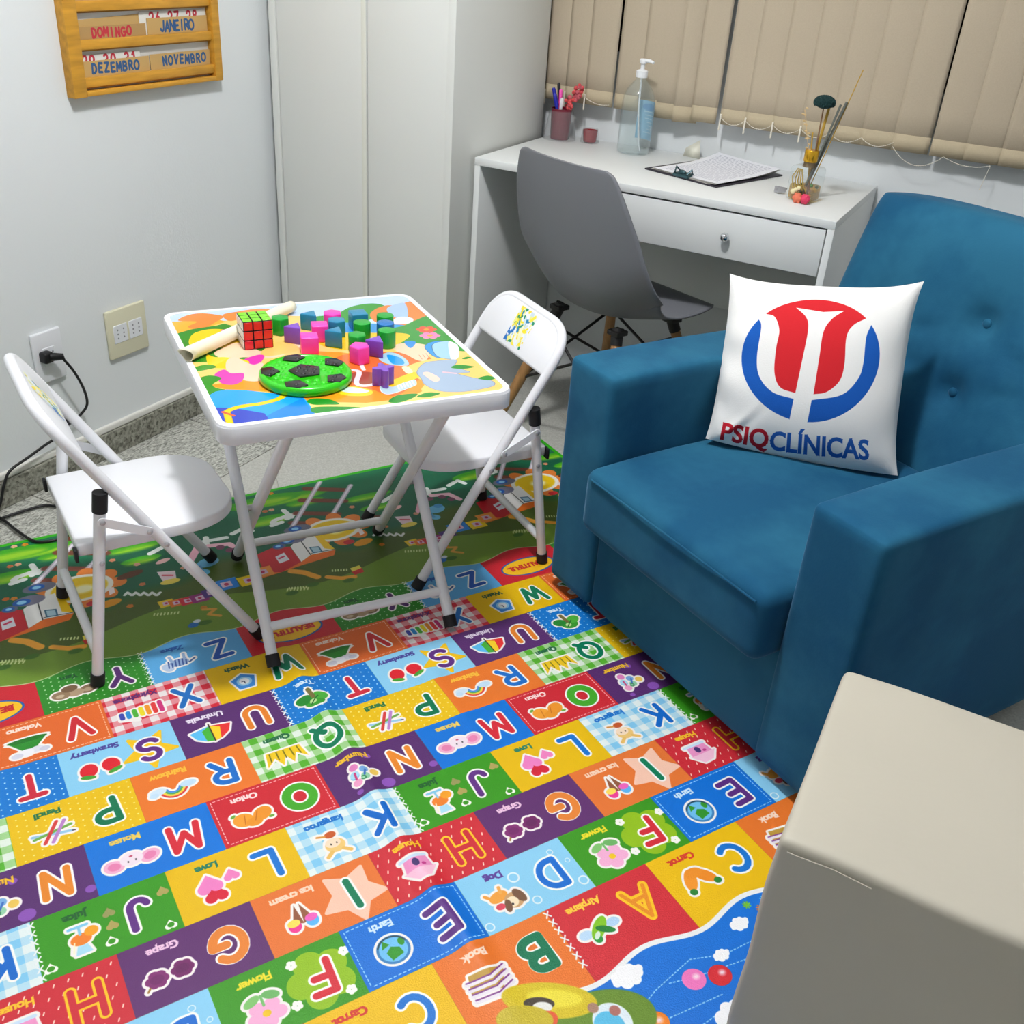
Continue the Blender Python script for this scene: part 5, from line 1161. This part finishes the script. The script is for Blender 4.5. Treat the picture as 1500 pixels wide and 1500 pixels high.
# rolled paper
def roll(label, a, b, r0, r1, g=None):
    p, q = Vector(TW(*a)), Vector(TW(*b)); p.z = TZ + r0 + .001; q.z = TZ + r1 + .001; L = (q - p).length; ax = (q - p).normalized()
    t = thing('paper_roll', label, 'paper roll', tuple(p)); rq = Vector((1, 0, 0)).rotation_difference(ax)
    def f(u, v):
        th = u * 2 * PI * 1.22; rr = (r0 + (r1 - r0) * v) * (1 - .10 * u) * (1 + .03 * math.sin(3 * th + 6 * v)); xx = v * L - .012 * (1 - v) * max(0, math.cos(th - 1.2))
        return rq @ Vector((xx, rr * math.cos(th), rr * math.sin(th)))
    o = MB().grid(f, 40, 24).build('sheet', M['paper'], t); md = o.modifiers.new('thick', 'SOLIDIFY'); md.thickness = .0008
    rm = MB().tube([f(u / 24, 0) for u in range(25)], .0012, 6).build('rolled_edge', M['paper'], o)
    return t
roll('long rolled cream paper lying on the table behind and beside the puzzle cube', (-.262, .014), (-.010, .228), .0140, .0120)

# ------------------------------------------------------------------ armchair
AO, AR = Vector((-.764, 1.806, 0)), math.radians(-30.0)
ac, as_ = math.cos(AR), math.sin(AR)
def AW(x, y, z): return Vector((AO.x + x * ac - y * as_, AO.y + x * as_ + y * ac, z))
arm = thing('armchair', 'teal blue velvet armchair with a button-tufted back, standing on the play mat', 'armchair', tuple(AO), AR)
V_ = M['velvet']
def puffbox(name, x0, x1, y0, y1, z0, z1, r, parent=arm, puff=0.0, n=18, noise_=0.0, fn=None, seam=None):
    """box with rounded edges and softly crowned faces"""
    mb = MB(); hx, hy, hz = (x1 - x0) / 2, (y1 - y0) / 2, (z1 - z0) / 2; cx, cy, cz = (x0 + x1) / 2, (y0 + y1) / 2, (z0 + z1) / 2
    def mp(p):
        q = Vector((max(-hx + r, min(hx - r, p.x)), max(-hy + r, min(hy - r, p.y)), max(-hz + r, min(hz - r, p.z)))); d = p - q
        if d.length > 1e-9: p = q + d.normalized() * r
        u, v, w = p.x / hx, p.y / hy, p.z / hz
        k = (1 - min(1, abs(u)) ** 4), (1 - min(1, abs(v)) ** 4), (1 - min(1, abs(w)) ** 4)
        p = Vector((p.x + puff * .5 * (abs(u) > .8) * math.copysign(1, u) * k[1] * k[2], p.y + puff * .6 * max(0, abs(v) - .6) * 2.5 * math.copysign(1, v) * k[0] * k[2], p.z + puff * max(0, abs(w) - .3) / .7 * math.copysign(1, w) * k[0] * k[1]))
        p = Vector((p.x + cx, p.y + cy, p.z + cz))
        return fn(p) if fn else p
    def nl(t):  # denser sampling near the edges
        return math.sin((t - .5) * PI) * .5 + .5 if True else t
    for ax in range(3):
        for sg in (-1, 1):
            o1, o2 = [(1, 2), (0, 2), (0, 1)][ax]; H = (hx, hy, hz)
            def f(u, v):
                p = [0, 0, 0]; p[ax] = sg * H[ax]; p[o1] = (2 * nl(u) - 1) * H[o1]; p[o2] = (2 * nl(v) - 1) * H[o2]; return mp(Vector(p))
            mb.grid(f, n, n, 0, flip=(sg < 0) ^ (ax == 1))
    return mb.build(name, V_, parent, True, 80, weld=True)
ZB = .028
AWD, AL, AH = .812, .63, .562
for x0, x1 in ((-.006, .140), (AWD - .152, AWD - .004)):
    puffbox('arm', x0, x1, 0, AL, ZB, AH, .014, puff=.004, n=22, fn=lambda p: Vector((p.x, p.y, p.z - .010 * max(0, (p.y - .25)) / .4)))
puffbox('front_panel', .140, AWD - .132, .010, .10, ZB, .262, .008, n=12)
puffbox('seat_deck', .140, AWD - .132, .08, .60, .10, .255, .01, n=10)
puffbox('rear_panel', .02, AWD - .02, .70, .84, ZB, .50, .02, n=14)
def cush(p):
    x, y = (p.x - .405) / .26, (p.y - .26) / .31
    if p.z > .33: p.z += .010 * math.exp(-(x * x + y * y) * 1.2) - .004 * math.sin(x * 5 + 1) * math.sin(y * 4) * .8
    return p
sc_ = puffbox('seat_cushion', .142, .657, -.050, .585, .246, .386, .026, puff=.006, n=30, fn=cush)
# seam lines on the cushion front
MB().tube([(.172, -.0535, .372), (.30, -.0575, .376), (.405, -.0585, .377), (.51, -.0575, .376), (.638, -.0535, .372)], .0022, 8).build('piping', V_, sc_)
# tufted backrest
BTN = [(.418, .672), (.418, .530), (.20, .600), (.636, .600)]
HB0, HB1 = .30, .853
def ybk(z): return .585 + (z - .38) * .33
def bk_shape(u, v, side):
    z = HB0 + (HB1 - HB0) * v; wide = 1 / (1 + math.exp(-(z - .42) / .02)); hw = .262 + (.370 - .262) * wide
    edge_u = max(0.0, 1 - abs(u) ** 7) ** .42; edge_v = max(0.0, 1 - max(0, (2 * v - 1)) ** 9) ** .42
    th = .070 * edge_u * (.25 + .75 * edge_v)
    corner = 1
    x = .405 + hw * u * corner; zz = z + .010 * (1 - u * u) * max(0, v - .5) * 2 - .012 * abs(u) ** 5 * max(0, v - .7) / .3
    y = ybk(z) + .07 + side * th
    if side < 0:
        d = 0
        for (bx_, bz) in BTN:
            r2 = ((x - bx_) ** 2 + (zz - bz) ** 2); d = max(d, .026 * math.exp(-r2 / (2 * .022 ** 2)) + .020 * math.exp(-r2 / (2 * .075 ** 2)))
        # soft creases running between neighbouring buttons
        for i in range(len(BTN)):
            for j in range(i):
                (ax, az), (bx_, bz) = BTN[i], BTN[j]; L2 = (ax - bx_) ** 2 + (az - bz) ** 2
                if L2 > .065: continue
                t_ = max(0, min(1, ((x - ax) * (bx_ - ax) + (zz - az) * (bz - az)) / L2)); rr = (x - ax - t_ * (bx_ - ax)) ** 2 + (zz - az - t_ * (bz - az)) ** 2
                d = max(d, .014 * math.exp(-rr / (2 * .013 ** 2)))
        y += d * edge_u
    return Vector((x, y, zz))
bk = MB(); NBU, NBV = 72, 64
nb = lambda t: (math.sin((t - .5) * PI))
bk.grid(lambda u, v: bk_shape(nb(u), .5 + .5 * nb(v), -1), NBU, NBV, 0, flip=False)
bk.grid(lambda u, v: bk_shape(nb(u), .5 + .5 * nb(v), 1), NBU, NBV, 0, flip=True)
# close top and bottom between front and back skins
for v in (0, 1):
    bk.grid(lambda u, w, v=v: bk_shape(nb(u), v, -1).lerp(bk_shape(nb(u), v, 1), w), NBU, 6, 0, flip=(v == 1))
bko = bk.build('backrest', V_, arm, True, 70, weld=True)
for (bx_, bz) in BTN:
    yy = ybk(bz) + .07 - .07 + .026 + .020 - .004
    MB().ball((bx_, yy, bz), .0105, 0, 16, 10, (1, .6, 1)).build('button', V_, bko)
for x, y in ((.05, .05), (.76, .05), (.05, .76), (.76, .76)):
    MB().lathe([(.018, 0.0008), (.024, ZB + .004)], 16, (x, y, 0)).build('foot', M['blackplastic'], arm)
MB().ball((.792, .004, .515), .0042, 0, 8, 6).build('glitter_speck', M['chrome'], arm)

# ------------------------------------------------------------------ cushion with the printed emblem
def inv_h(src, pts):  # homography from a quad (bl, br, tr, tl) to the unit square
    A = []; B = []
    for (x, y), (u, v) in zip(src, ((0, 0), (1, 0), (1, 1), (0, 1))):
        A += [[x, y, 1, 0, 0, 0, -u * x, -u * y], [0, 0, 0, x, y, 1, -v * x, -v * y]]; B += [u, v]
    h = np.linalg.solve(np.array(A, float), np.array(B, float)); Hm = np.append(h, 1).reshape(3, 3)
    out = []
    for p in pts:
        q = Hm @ np.array([p[0], p[1], 1.0]); out.append((q[0] / q[2], q[1] / q[2]))
    return out
PSZ = .40
QUAD = [(150, 1120), (1000, 1262), (1060, 415), (196, 400)]
SH_ = .030; SC_ = 1.045
pcv = Canvas(PSZ, PSZ, .0005, (238, 237, 234))
def pq(pts): return [(((u - .47) * SC_ + .47) * PSZ, ((v - .6) * SC_ + .6 - SH_) * PSZ) for u, v in inv_h(QUAD, pts)]
def circ_arc(t0, t1, n=26):
    # circle outline as seen: centre (575,732), rx 302, ry 262
    return [(575 + 302 * math.cos(math.radians(t0 + (t1 - t0) * i / n)), 732 - 262 * math.sin(math.radians(t0 + (t1 - t0) * i / n))) for i in range(n + 1)]
def sm_open(P, n=6): return [tuple(v)[:2] for v in catmull([(x, y, 0) for x, y in P], n)]
RD, BL2 = (206, 36, 44), (22, 88, 178)
red = circ_arc(134.5, 43) + sm_open([(796, 553), (740, 585), (712, 640), (712, 760), (695, 830), (640, 875), (583, 885)]) + sm_open([(583, 885), (596, 740), (607, 620), (640, 560), (692, 520)]) + [(600, 528), (484, 512)] + sm_open([(484, 512), (528, 555), (540, 610), (525, 740), (505, 882)]) + sm_open([(505, 882), (440, 860), (412, 800), (412, 700), (420, 620), (398, 560), (362, 548)])
pcv.draw(('p', pq(red)), RD)
bl = sm_open([(334, 576), (345, 610), (336, 740), (352, 820), (410, 880), (500, 905)]) + [(489, 986)] + circ_arc(253, 144)
pcv.draw(('p', pq(bl)), BL2)
br = sm_open([(823, 584), (804, 640), (800, 750), (780, 820), (710, 885), (577, 908)]) + [(566, 992)] + circ_arc(-92, 34.5)
pcv.draw(('p', pq(br)), BL2)
base = pq([(205, 1110), (395, 1140), (860, 1182)])
def ptxt(s_, p0, p1, hpx, col):
    (x0, y0), (x1, y1) = pq([p0, p1]); ang = math.atan2(y1 - y0, x1 - x0); V, T = text_tris(s_); w = V[:, 0].max() - V[:, 0].min(); L = math.hypot(x1 - x0, y1 - y0)
    hgt = hpx; sx = L / (w * hgt)
    pcv.text(s_, (x0 + x1) / 2, (y0 + y1) / 2, hgt, ang, col, grow=.0007, sx=sx)
SH_ = .004; SC_ = 1.0
ptxt('PSIQ', (208, 1112), (400, 1138), .056, (190, 30, 46)); ptxt('CLÍNICAS', (412, 1140), (862, 1183), .056, (34, 92, 176))
M['pillow'] = print_mat('cushion_print', pcv, .85, bump=.25, bscale=350, spec=.25)
BLc, BRc, TLc, TRc = AW(.180, .232, .408), AW(.474, .484, .406), AW(.070, .330, .716), AW(.356, .568, .760)
pil = MB(); ex_ = ((BRc - BLc) + (TRc - TLc)).normalized(); ey_ = ((TLc - BLc) + (TRc - BRc)).normalized(); nn = ex_.cross(ey_).normalized()
if nn.dot(Vector((0, 0, CAM_H)) - BLc) < 0: nn = -nn
org = (BLc + BRc) / 2
def pf(s_, t_, side):
    a, b = 2 * s_ - 1, 2 * t_ - 1
    s2 = .5 + .5 * a * (1 - (.05 if a < 0 else .08) * (1 - abs(b) ** 3.5)); t2 = .5 + .5 * b * (1 - (.10 if b > 0 else .0) * (1 - abs(a) ** 3.2)) - (.02 * (1 - a * a) if b < 0 else 0) * b * b
    P = BLc * (1 - s2) * (1 - t2) + BRc * s2 * (1 - t2) + TLc * (1 - s2) * t2 + TRc * s2 * t2
    w = max(0, (1 - abs(a) ** 2.6)) ** .62 * max(0, (1 - abs(b) ** 2.6)) ** .78
    k = .070 * w + .004 * (1 - max(abs(a), abs(b)) ** 12)
    rip = .0045 * math.sin(24 * s_ + 3 * math.sin(9 * t_)) * math.exp(-((1 - t_) / .09) ** 2) + .0055 * math.sin(21 * t_ + 5 * s_) * math.exp(-(s_ / .13) ** 2) * max(0, min(1, (.8 - t_) * 5)) + .0035 * math.sin(17 * s_ - 6 * t_) * math.exp(-(t_ / .10) ** 2) + .003 * math.sin(15 * t_ + 2) * math.exp(-((1 - s_) / .10) ** 2)
    rip += .011 * math.exp(-((s_ - .05 - .75 * t_) / .022) ** 2) * math.exp(-(t_ / .15) ** 2) - .008 * math.exp(-((s_ - .105 - .75 * t_) / .022) ** 2) * math.exp(-(t_ / .15) ** 2)
    return P + nn * side * (k + (rip if side > 0 else 0) * min(1, w * 3)) - org
pil.grid(lambda u, v: pf(u, v, 1), 60, 60, 0); pil.grid(lambda u, v: pf(u, v, -1), 60, 60, 0, flip=True)
po = pil.build('throw_cushion', M['pillow'], None, True, 80)
po.location = org; tag(po, 'square white cushion with a red and blue emblem, leaning on the armchair back', 'cushion')
uv = po.data.uv_layers.new(name='print'); nv = 61 * 61
for l in po.data.loops:
    i = l.vertex_index % nv; side = l.vertex_index // nv; uv.data[l.index].uv = ((i % 61) / 60, (i // 61) / 60) if side == 0 else (.02, .98)

# ------------------------------------------------------------------ cream upholstered block in the right foreground
ob = thing('ottoman', 'cream leatherette upholstered block in the bottom right corner, before the armchair', 'ottoman', (.12, .99, 0))
def wob(p): return Vector((p.x + .0012 * math.sin(31 * p.z + 12 * p.y), p.y + .0015 * math.sin(23 * p.x + 9 * p.z), p.z + .0016 * math.sin(17 * p.x + 14 * p.y) * (p.z > .4)))
ox0, ox1, oy0, oy1, oz = -.180, .40, -.166, .172, .503
V_save = V_; V_ = M['cream']
puffbox('upholstered_body', ox0, ox1, oy0, oy1, .022, oz, .010, parent=ob, puff=.004, n=34, fn=wob)
V_ = V_save
seam = [(ox0 + .012, oy0 + .0005, oz - .012)] + [(ox0 + .02 + i * .04, oy0 - .0015 + .0012 * math.sin(i * 1.7), oz - .0105 + .0014 * math.sin(i * 2.3)) for i in range(14)]
MB().tube(seam[:4], .0007, 6).build('seam', M['cream'], ob)
for x, y in ((ox0 + .05, oy0 + .05), (ox1 - .05, oy0 + .05), (ox0 + .05, oy1 - .05), (ox1 - .05, oy1 - .05)): MB().lathe([(.016, .0008), (.02, .026)], 14, (x, y, 0)).build('foot', M['blackplastic'], ob)

# ------------------------------------------------------------------ grey shell chair at the desk
oc = thing('shell_chair', 'grey moulded plastic shell chair on wooden legs, pushed under the desk', 'chair', (-.962, 2.585, ZF), math.radians(-22.7))
PR = [(.215, .402, .075, 0), (.210, .420, .125, 0), (.190, .438, .165, 0), (.15, .446, .192, 0.0), (.08, .440, .212, .008), (-.02, .430, .226, .026), (-.10, .426, .234, .056), (-.158, .446, .238, .084), (-.196, .50, .246, .074), (-.220, .575, .243, .050), (-.240, .66, .228, .036), (-.257, .735, .206, .026), (-.268, .79, .184, .020), (-.273, .818, .168, .016), (-.275, .828, .146, .014)]
def prof(v):
    x = v * (len(PR) - 1); i = min(int(x), len(PR) - 2); t = x - i; P = [PR[max(i - 1, 0)], PR[i], PR[i + 1], PR[min(i + 2, len(PR) - 1)]]
    return [0.5 * ((2 * P[1][k]) + (P[2][k] - P[0][k]) * t + (2 * P[0][k] - 5 * P[1][k] + 4 * P[2][k] - P[3][k]) * t * t + (3 * P[1][k] - P[0][k] - 3 * P[2][k] + P[3][k]) * t ** 3) for k in range(4)]
def shell(u, v):
    a = 2 * u - 1; y, z, hw, cl = prof(v); seat = max(0, 1 - max(0, v - .35) / .2) if v > .35 else 1
    y2, z2 = prof(min(1, v + .01))[:2]; y1, z1 = prof(max(0, v - .01))[:2]; ny, nz = -(z2 - z1), (y2 - y1); L = math.hypot(ny, nz) + 1e-9; ny, nz = -ny / L, -nz / L
    k = cl * abs(a) ** 2.2
    return Vector((a * hw, y + ny * k, z + nz * k))
sh = MB().grid(shell, 40, 72).build('shell', M['graypp'], oc)
md = sh.modifiers.new('thick', 'SOLIDIFY'); md.thickness = .0055; md.offset = 0
for sx in (-1, 1):
    for sy in (-1, 1):
        a, b = Vector((sx * .115, sy * .105 - .02, .40)), Vector((sx * .232, sy * .225 - .02, 0.0035 if (sx, sy) != (1, -1) else .0095))
        MB().tube([a, a.lerp(b, .5), b], [.013, .0165, .012], 16).build('leg', M['beech'], oc)
        d = (b - a).normalized(); br_ = MB().tube([a - d * .012, a + d * .034], .016, 14); br_.box(a.x - .02, a.x + .02, a.y - .02, a.y + .02, .395, .408, .002)
        br_.build('bracket', M['blackmetal'], oc)
st_ = MB()
def lp(sx, sy, t): return Vector((sx * .115, sy * .105 - .02, .40)).lerp(Vector((sx * .232, sy * .225 - .02, 0)), t)
for (p, q) in (((1, 1), (1, -1)), ((-1, 1), (-1, -1)), ((1, 1), (-1, 1)), ((1, -1), (-1, -1))):
    st_.tube([lp(*p, .12), lp(*q, .55)], .0042, 8); st_.tube([lp(*q, .12), lp(*p, .55)], .0042, 8)
st_.build('wire_brace', M['blackmetal'], oc)

# ------------------------------------------------------------------ things on the desk
DZ = .7503
# clipboard and papers
cl = thing('clipboard', 'dark clipboard holding a stack of printed sheets on the desk', 'clipboard', (-1.0, 2.735, DZ), math.radians(-18.8))
bx('board', mat('dark_board', (46, 42, 52), .5), 0, .243, 0, .305, 0, .004, .0015, cl)
pc_ = Canvas(.21, .28, .0008, (232, 234, 240))
for i in range(26):
    x = .018
    while x < .185:
        w = random.uniform(.006, .022); pc_.draw(('l', [(x, .262 - i * .0094), (min(x + w, .19), .262 - i * .0094)], .0011), (150, 152, 170)); x += w + .005
PM_ = print_mat('printed_page', pc_, .7)
for k in range(4):
    a = (-.9, .6, -.3, .4)[k]; mb = MB(); zz = .0046 + k * .0014
    def fp(u, v, k=k, a=a, zz=zz):
        x = .016 + .004 * k + u * .212; y = .006 + v * .290; c_, s2 = math.cos(math.radians(a)), math.sin(math.radians(a))
        return (x * c_ - y * s2, x * s2 + y * c_, zz + (.030 + .005 * k) * max(0, v - .5) ** 1.5 * (1 - .35 * u) + .001 * math.sin(4 * u + k))
    mb.grid(fp, 14, 16); o = mb.build('sheet', [PM_ if k == 3 else M['whitecard']], cl)
    if k == 3:
        uvl = o.data.uv_layers.new(name='print')
        for l in o.data.loops: uvl.data[l.index].uv = ((l.vertex_index % 15) / 14, (l.vertex_index // 15) / 16)
ch = MB().box(.098, .150, -.003, .020, .003, .012, .003); ch.box(.102, .146, .002, .030, .011, .0135, .001); ch.tube([(.104, .0, .013), (.098, .012, .026), (.104, .024, .014)], .0022, 8); ch.tube([(.144, .0, .013), (.150, .012, .026), (.144, .024, .014)], .0022, 8)
ch.ball((.124, .006, .016), .008, 0, 12, 8, (1.6, .8, .8)); ch.build('clip', mat('dark_green_clip', (52, 82, 88), .3, metal=.4), cl)
# folded white card
fc = MB(); fc.add([(0, 0, 0), (.055, -.012, 0), (.048, -.008, .052), (.004, .004, .022), (0.0, .0, .0), (.020, .022, 0), (.048, .012, 0)], [(0, 1, 2, 3), (1, 6, 2)])
fo = fc.build('folded_card', mat('ivory_card', (232, 230, 214), .7)); fo.location = (-.985, 3.005, DZ); md = fo.modifiers.new('t', 'SOLIDIFY'); md.thickness = .001
tag(fo, 'small folded ivory card standing at the wall behind the clipboard', 'card')
# pump bottle
jb = thing('pump_bottle', 'large clear pump bottle with a pale blue label on the desk', 'bottle', (-1.112, 2.924, DZ))
jo = [(.0001, 0), (.040, 0), (.0465, .004), (.0475, .012), (.0475, .135), (.045, .155), (.036, .175), (.024, .190), (.0155, .199), (.0145, .214)]
ji = [(r - .0018 if r > .01 else .0001, z + (.0022 if z < .01 else 0)) for r, z in jo[::-1]]
MB().lathe(jo + [(.0128, .214)] + ji, 48, cap0=False, cap1=False).build('bottle', M['glass'], jb)
pmp = MB().lathe([(.0165, .205), (.0165, .222), (.012, .224), (.006, .226), (.006, .240), (.010, .241), (.011, .250), (.008, .253), (.0001, .2535)], 24, cap1=False)
pmp.tube([(0, 0, .248), (.02, -.004, .249), (.034, -.007, .246)], [.0055, .005, .0035], 12); pmp.build('pump', M['white_pl'], jb)
MB().tube([(0, 0, .206), (.002, 0, .12), (.012, .006, .03), (.018, .008, .008)], .0028, 10).build('dip_tube', mat('milky_tube', (226, 230, 232), .3, alpha=.75), jb)
lb = MB().grid(lambda u, v: (.0477 * math.cos(math.radians(18 + 92 * u)), .0477 * math.sin(math.radians(18 + 92 * u)), .035 + .105 * v), 20, 4)
lc = Canvas(.09, .10, .0006, (140, 186, 214))
for i in range(9): lc.draw(('l', [(.012, .018 + i * .009), (.012 + random.uniform(.03, .06), .018 + i * .009)], .0013), (190, 214, 230))
lc.draw(('e', .045, .084, .03, .009, 0), (110, 160, 204)); lc.draw(('e', .02, .03, .010, .010, 0), (214, 226, 234))
lo_ = lb.build('label', print_mat('bottle_label', lc, .5), jb); uvl = lo_.data.uv_layers.new(name='print')
for l in lo_.data.loops: uvl.data[l.index].uv = ((l.vertex_index % 21) / 20, (l.vertex_index // 21) / 4)
# pen cup in its clear sleeve
def sleeve(r0, r1, h, t=.0016): return MB().lathe([(r0, 0), (r1, h), (r1 - t, h), (r0 - t, .0012), (r0 - t * 2, .0012)], 40, cap0=False, cap1=False)
pcx, pcy = -1.362, 2.950
pcup = thing('pen_cup', 'dark red pen cup in a clear plastic sleeve, beside the wardrobe', 'cup', (pcx, pcy, DZ))
cup = MB().lathe([(.0001, .001), (.027, .001), (.0285, .004), (.031, .088), (.0292, .088), (.0268, .006), (.0001, .006)], 36, cap0=False, cap1=False).build('cup', M['redcup'], pcup)
sleeve(.050, .036, .082).build('clear_sleeve', M['acrylic'], pcup)
def pen(name, label, cat, p0, p1, r, col, capc=None, clip_=False):
    a, b = Vector((pcx + p0[0], pcy + p0[1], DZ + p0[2])), Vector((pcx + p1[0], pcy + p1[1], DZ + p1[2])); t = thing(name, label, cat, tuple(a), 0, 'pens in the red cup'); d = b - a
    MB().tube([Vector((0, 0, 0)), d * .72], r, 10).build('barrel', mat(name + '_barrel', col, .35), t)
    MB().tube([d * .70, d * .97, d], [r * 1.18, r * 1.18, r * .7], 10).build('cap', mat(name + '_cap', capc or col, .35), t)
    return t
pen('ballpoint_pen', 'blue ballpoint pen in the red cup, leaning left', 'pen', (.004, .004, .008), (-.030, -.006, .142), .0048, (34, 40, 150), (30, 36, 160))
pen('ballpoint_pen', 'second blue ballpoint pen, lower, in the red cup', 'pen', (.010, -.008, .008), (-.020, -.016, .128), .0050, (36, 44, 156), (30, 36, 160))
pen('marker_pen', 'black pen standing tallest in the red cup', 'pen', (.0, .012, .008), (-.020, .006, .156), .0042, (24, 24, 30))
pen('marker_pen', 'pink pen in the red cup between the blue pens and the plush flower', 'pen', (-.004, .0, .008), (-.006, -.004, .140), .0045, (236, 80, 170), (240, 90, 180))
pen('marker_pen', 'white pen in the red cup, in front', 'pen', (-.010, .006, .008), (.004, -.012, .118), .0044, (232, 232, 236))
fl = thing('plush_pen', 'red and pink fluffy flower pen leaning right in the red cup', 'pen', (pcx, pcy, DZ + .008), 0, 'pens in the red cup')
MB().tube([(0, 0, 0), (.030, .0, .10)], .003, 8).build('stem', M['redcup'], fl)
fb = MB()
for i in range(46):
    u = random.random(); c = Vector((.016 + .044 * u, 0, .078 + .066 * u)); fb.ball(c + Vector((random.gauss(0, .007), random.gauss(0, .006), random.gauss(0, .007))), random.uniform(.004, .008), random.choice((0, 0, 1)), 7, 5)
fb.build('petals', [mat('coral_plush', (214, 84, 86), .9), mat('rose_plush', (190, 90, 100), .9)], fl)
vt = thing('candle_holder', 'small red candle holder in a clear sleeve, right of the pen cup', 'candle holder', (-1.272, 2.972, DZ))
MB().lathe([(.0001, .003), (.0185, .003), (.020, .006), (.0225, .036), (.0208, .036), (.0185, .008), (.0001, .008)], 32, cap0=False, cap1=False).build('cup', mat('bright_red_glass', (150, 10, 26), .15, coat=.5), vt)
sleeve(.029, .0235, .040).build('clear_sleeve', M['acrylic'], vt)
# reed diffuser
rd = thing('reed_diffuser', 'square glass reed diffuser with gold cap, dried flowers and a dark pompom', 'diffuser', (-.553, 2.692, DZ), math.radians(-14))
gb = MB().box(-.036, .036, -.030, .030, 0, .084, .009, 3).build('bottle', M['glass'], rd); 
MB().box(-.032, .032, -.026, .026, .0035, .040, .006, 2).build('oil', thin_glass('amber_oil', (226, 200, 130), 1.2, .12), rd)
MB().lathe([(.017, .082), (.015, .088), (.015, .096), (.0001, .096)], 24, cap1=False).build('neck', mat('dull_brass', (120, 104, 80), .4, metal=.6), rd)
MB().lathe([(.0001, .094), (.0165, .094), (.0175, .096), (.0175, .120), (.0165, .122), (.0001, .122)], 28, cap0=False, cap1=False).build('cap', mat('gold_cap', (222, 170, 46), .25, metal=.8), rd)
GS, BS = mat('gold_reed', (190, 152, 56), .6), mat('grey_reed', (104, 108, 100), .6)
for (p, q, m, r) in (((.0, .01, .0), (.066, .042, .312), GS, .0013), ((-.008, .004, .0), (.048, .030, .238), BS, .0035), ((-.004, -.006, .0), (.040, .018, .232), BS, .003), ((.0, .0, .0), (.012, .02, .236), GS, .0035), ((.01, .0, .0), (.004, .004, .225), mat('brown_reed', (130, 96, 66), .6), .0018), ((.006, .008, .0), (-.014, .01, .16), GS, .002)):
    MB().tube([Vector(p) + Vector((0, 0, .006)), Vector(p).lerp(Vector(q), .4), Vector(q)], r, 8).build('reed', m, rd)
pm = MB(); random.seed(3)
for i in range(420):
    th, ph = random.uniform(0, 2 * PI), random.uniform(-.45, 1.45); d = Vector((math.cos(th) * math.cos(ph), math.sin(th) * math.cos(ph), math.sin(ph) * .62))
    pm.ball(Vector((.004, .004, .232)) + d * .0245, .0026, 0, 6, 4)
pm.ball((.004, .004, .233), .0245, 0, 20, 12, (1, 1, .60)); pm.build('pompom', mat('dark_green_moss', (22, 54, 54), .95), rd)
dfl = MB()
for i in range(22): dfl.ball((random.uniform(-.025, .025), random.uniform(-.02, .02), random.uniform(.008, .045)), random.uniform(.004, .007), random.choice((0, 1, 2)), 7, 5)
dfl.build('dried_flowers', [mat('dried_yellow', (214, 180, 60), .8), mat('dried_green', (70, 120, 50), .8), mat('dried_cream', (232, 220, 170), .8)], rd)
rs = MB()
for (x, y, z, m, r) in ((.006, -.040, .012, 0, .012), (.026, -.039, .013, 1, .0115), (-.004, -.038, .030, 2, .005), (.004, -.041, .036, 2, .005), (-.012, -.036, .024, 2, .006)):
    rs.ball((x, y, z), r, m, 14, 9)
    for k in range(6): rs.ball((x + r * .7 * math.cos(k * 1.05), y - r * .3, z + r * .7 * math.sin(k * 1.05)), r * .45, m, 7, 5)
rs.build('fabric_roses', [mat('peach_rose', (226, 120, 90), .8), mat('pink_rose', (214, 60, 96), .8), mat('cream_bud', (236, 226, 180), .8)], rd)
MB().lathe([(.0001, -.0006), (.014, -.0006), (.014, .0006), (.0001, .0006)], 24, (-.006, -.0335, .056), cap0=False, cap1=False, mtx=Matrix.Rotation(PI / 2, 3, 'X')).build('tag', M['white_pl'], rd)
tw = MB()
for k in range(5): tw.tube([(-.012 + .003 * k, -.033, .080), (-.020 + .008 * k, -.040, .060 - .004 * k), (-.014 + .009 * k, -.038, .030)], .0014, 6)
tw.build('twine', mat('gold_twine', (166, 140, 60), .6), rd)
spr = MB(); P = [(-.010, .0, .12), (-.022, .0, .15), (-.030, -.002, .18), (-.040, -.004, .21)]
spr.tube(catmull(P, 5), .0009, 6)
for p in catmull(P, 4): spr.ball(p + Vector((random.uniform(-.006, .006), 0, random.uniform(-.004, .004))), .003, 0, 6, 4, (1.4, .6, .8))
spr.build('dried_sprig', mat('straw_sprig', (206, 178, 130), .8), rd)
# crystal-like bow next to the diffuser
gm = MB()
for k in range(5):
    a = math.radians(150 + 18 * k); gm.add([(0, 0, .004), (.030 * math.cos(a), .030 * math.sin(a) * .5, .0015), (.030 * math.cos(a + .28), .030 * math.sin(a + .28) * .5, .016), (.004, 0, .016)], [(0, 1, 2, 3), (0, 3, 2), (0, 2, 1)])
go = gm.build('ribbon_bow', mat('silver_ribbon', (236, 236, 240), .18, metal=.5), None, smooth=False); go.location = (-.606, 2.722, DZ + .001); tag(go, 'small shiny silver ribbon bow on the desk, left of the reed diffuser', 'ribbon')
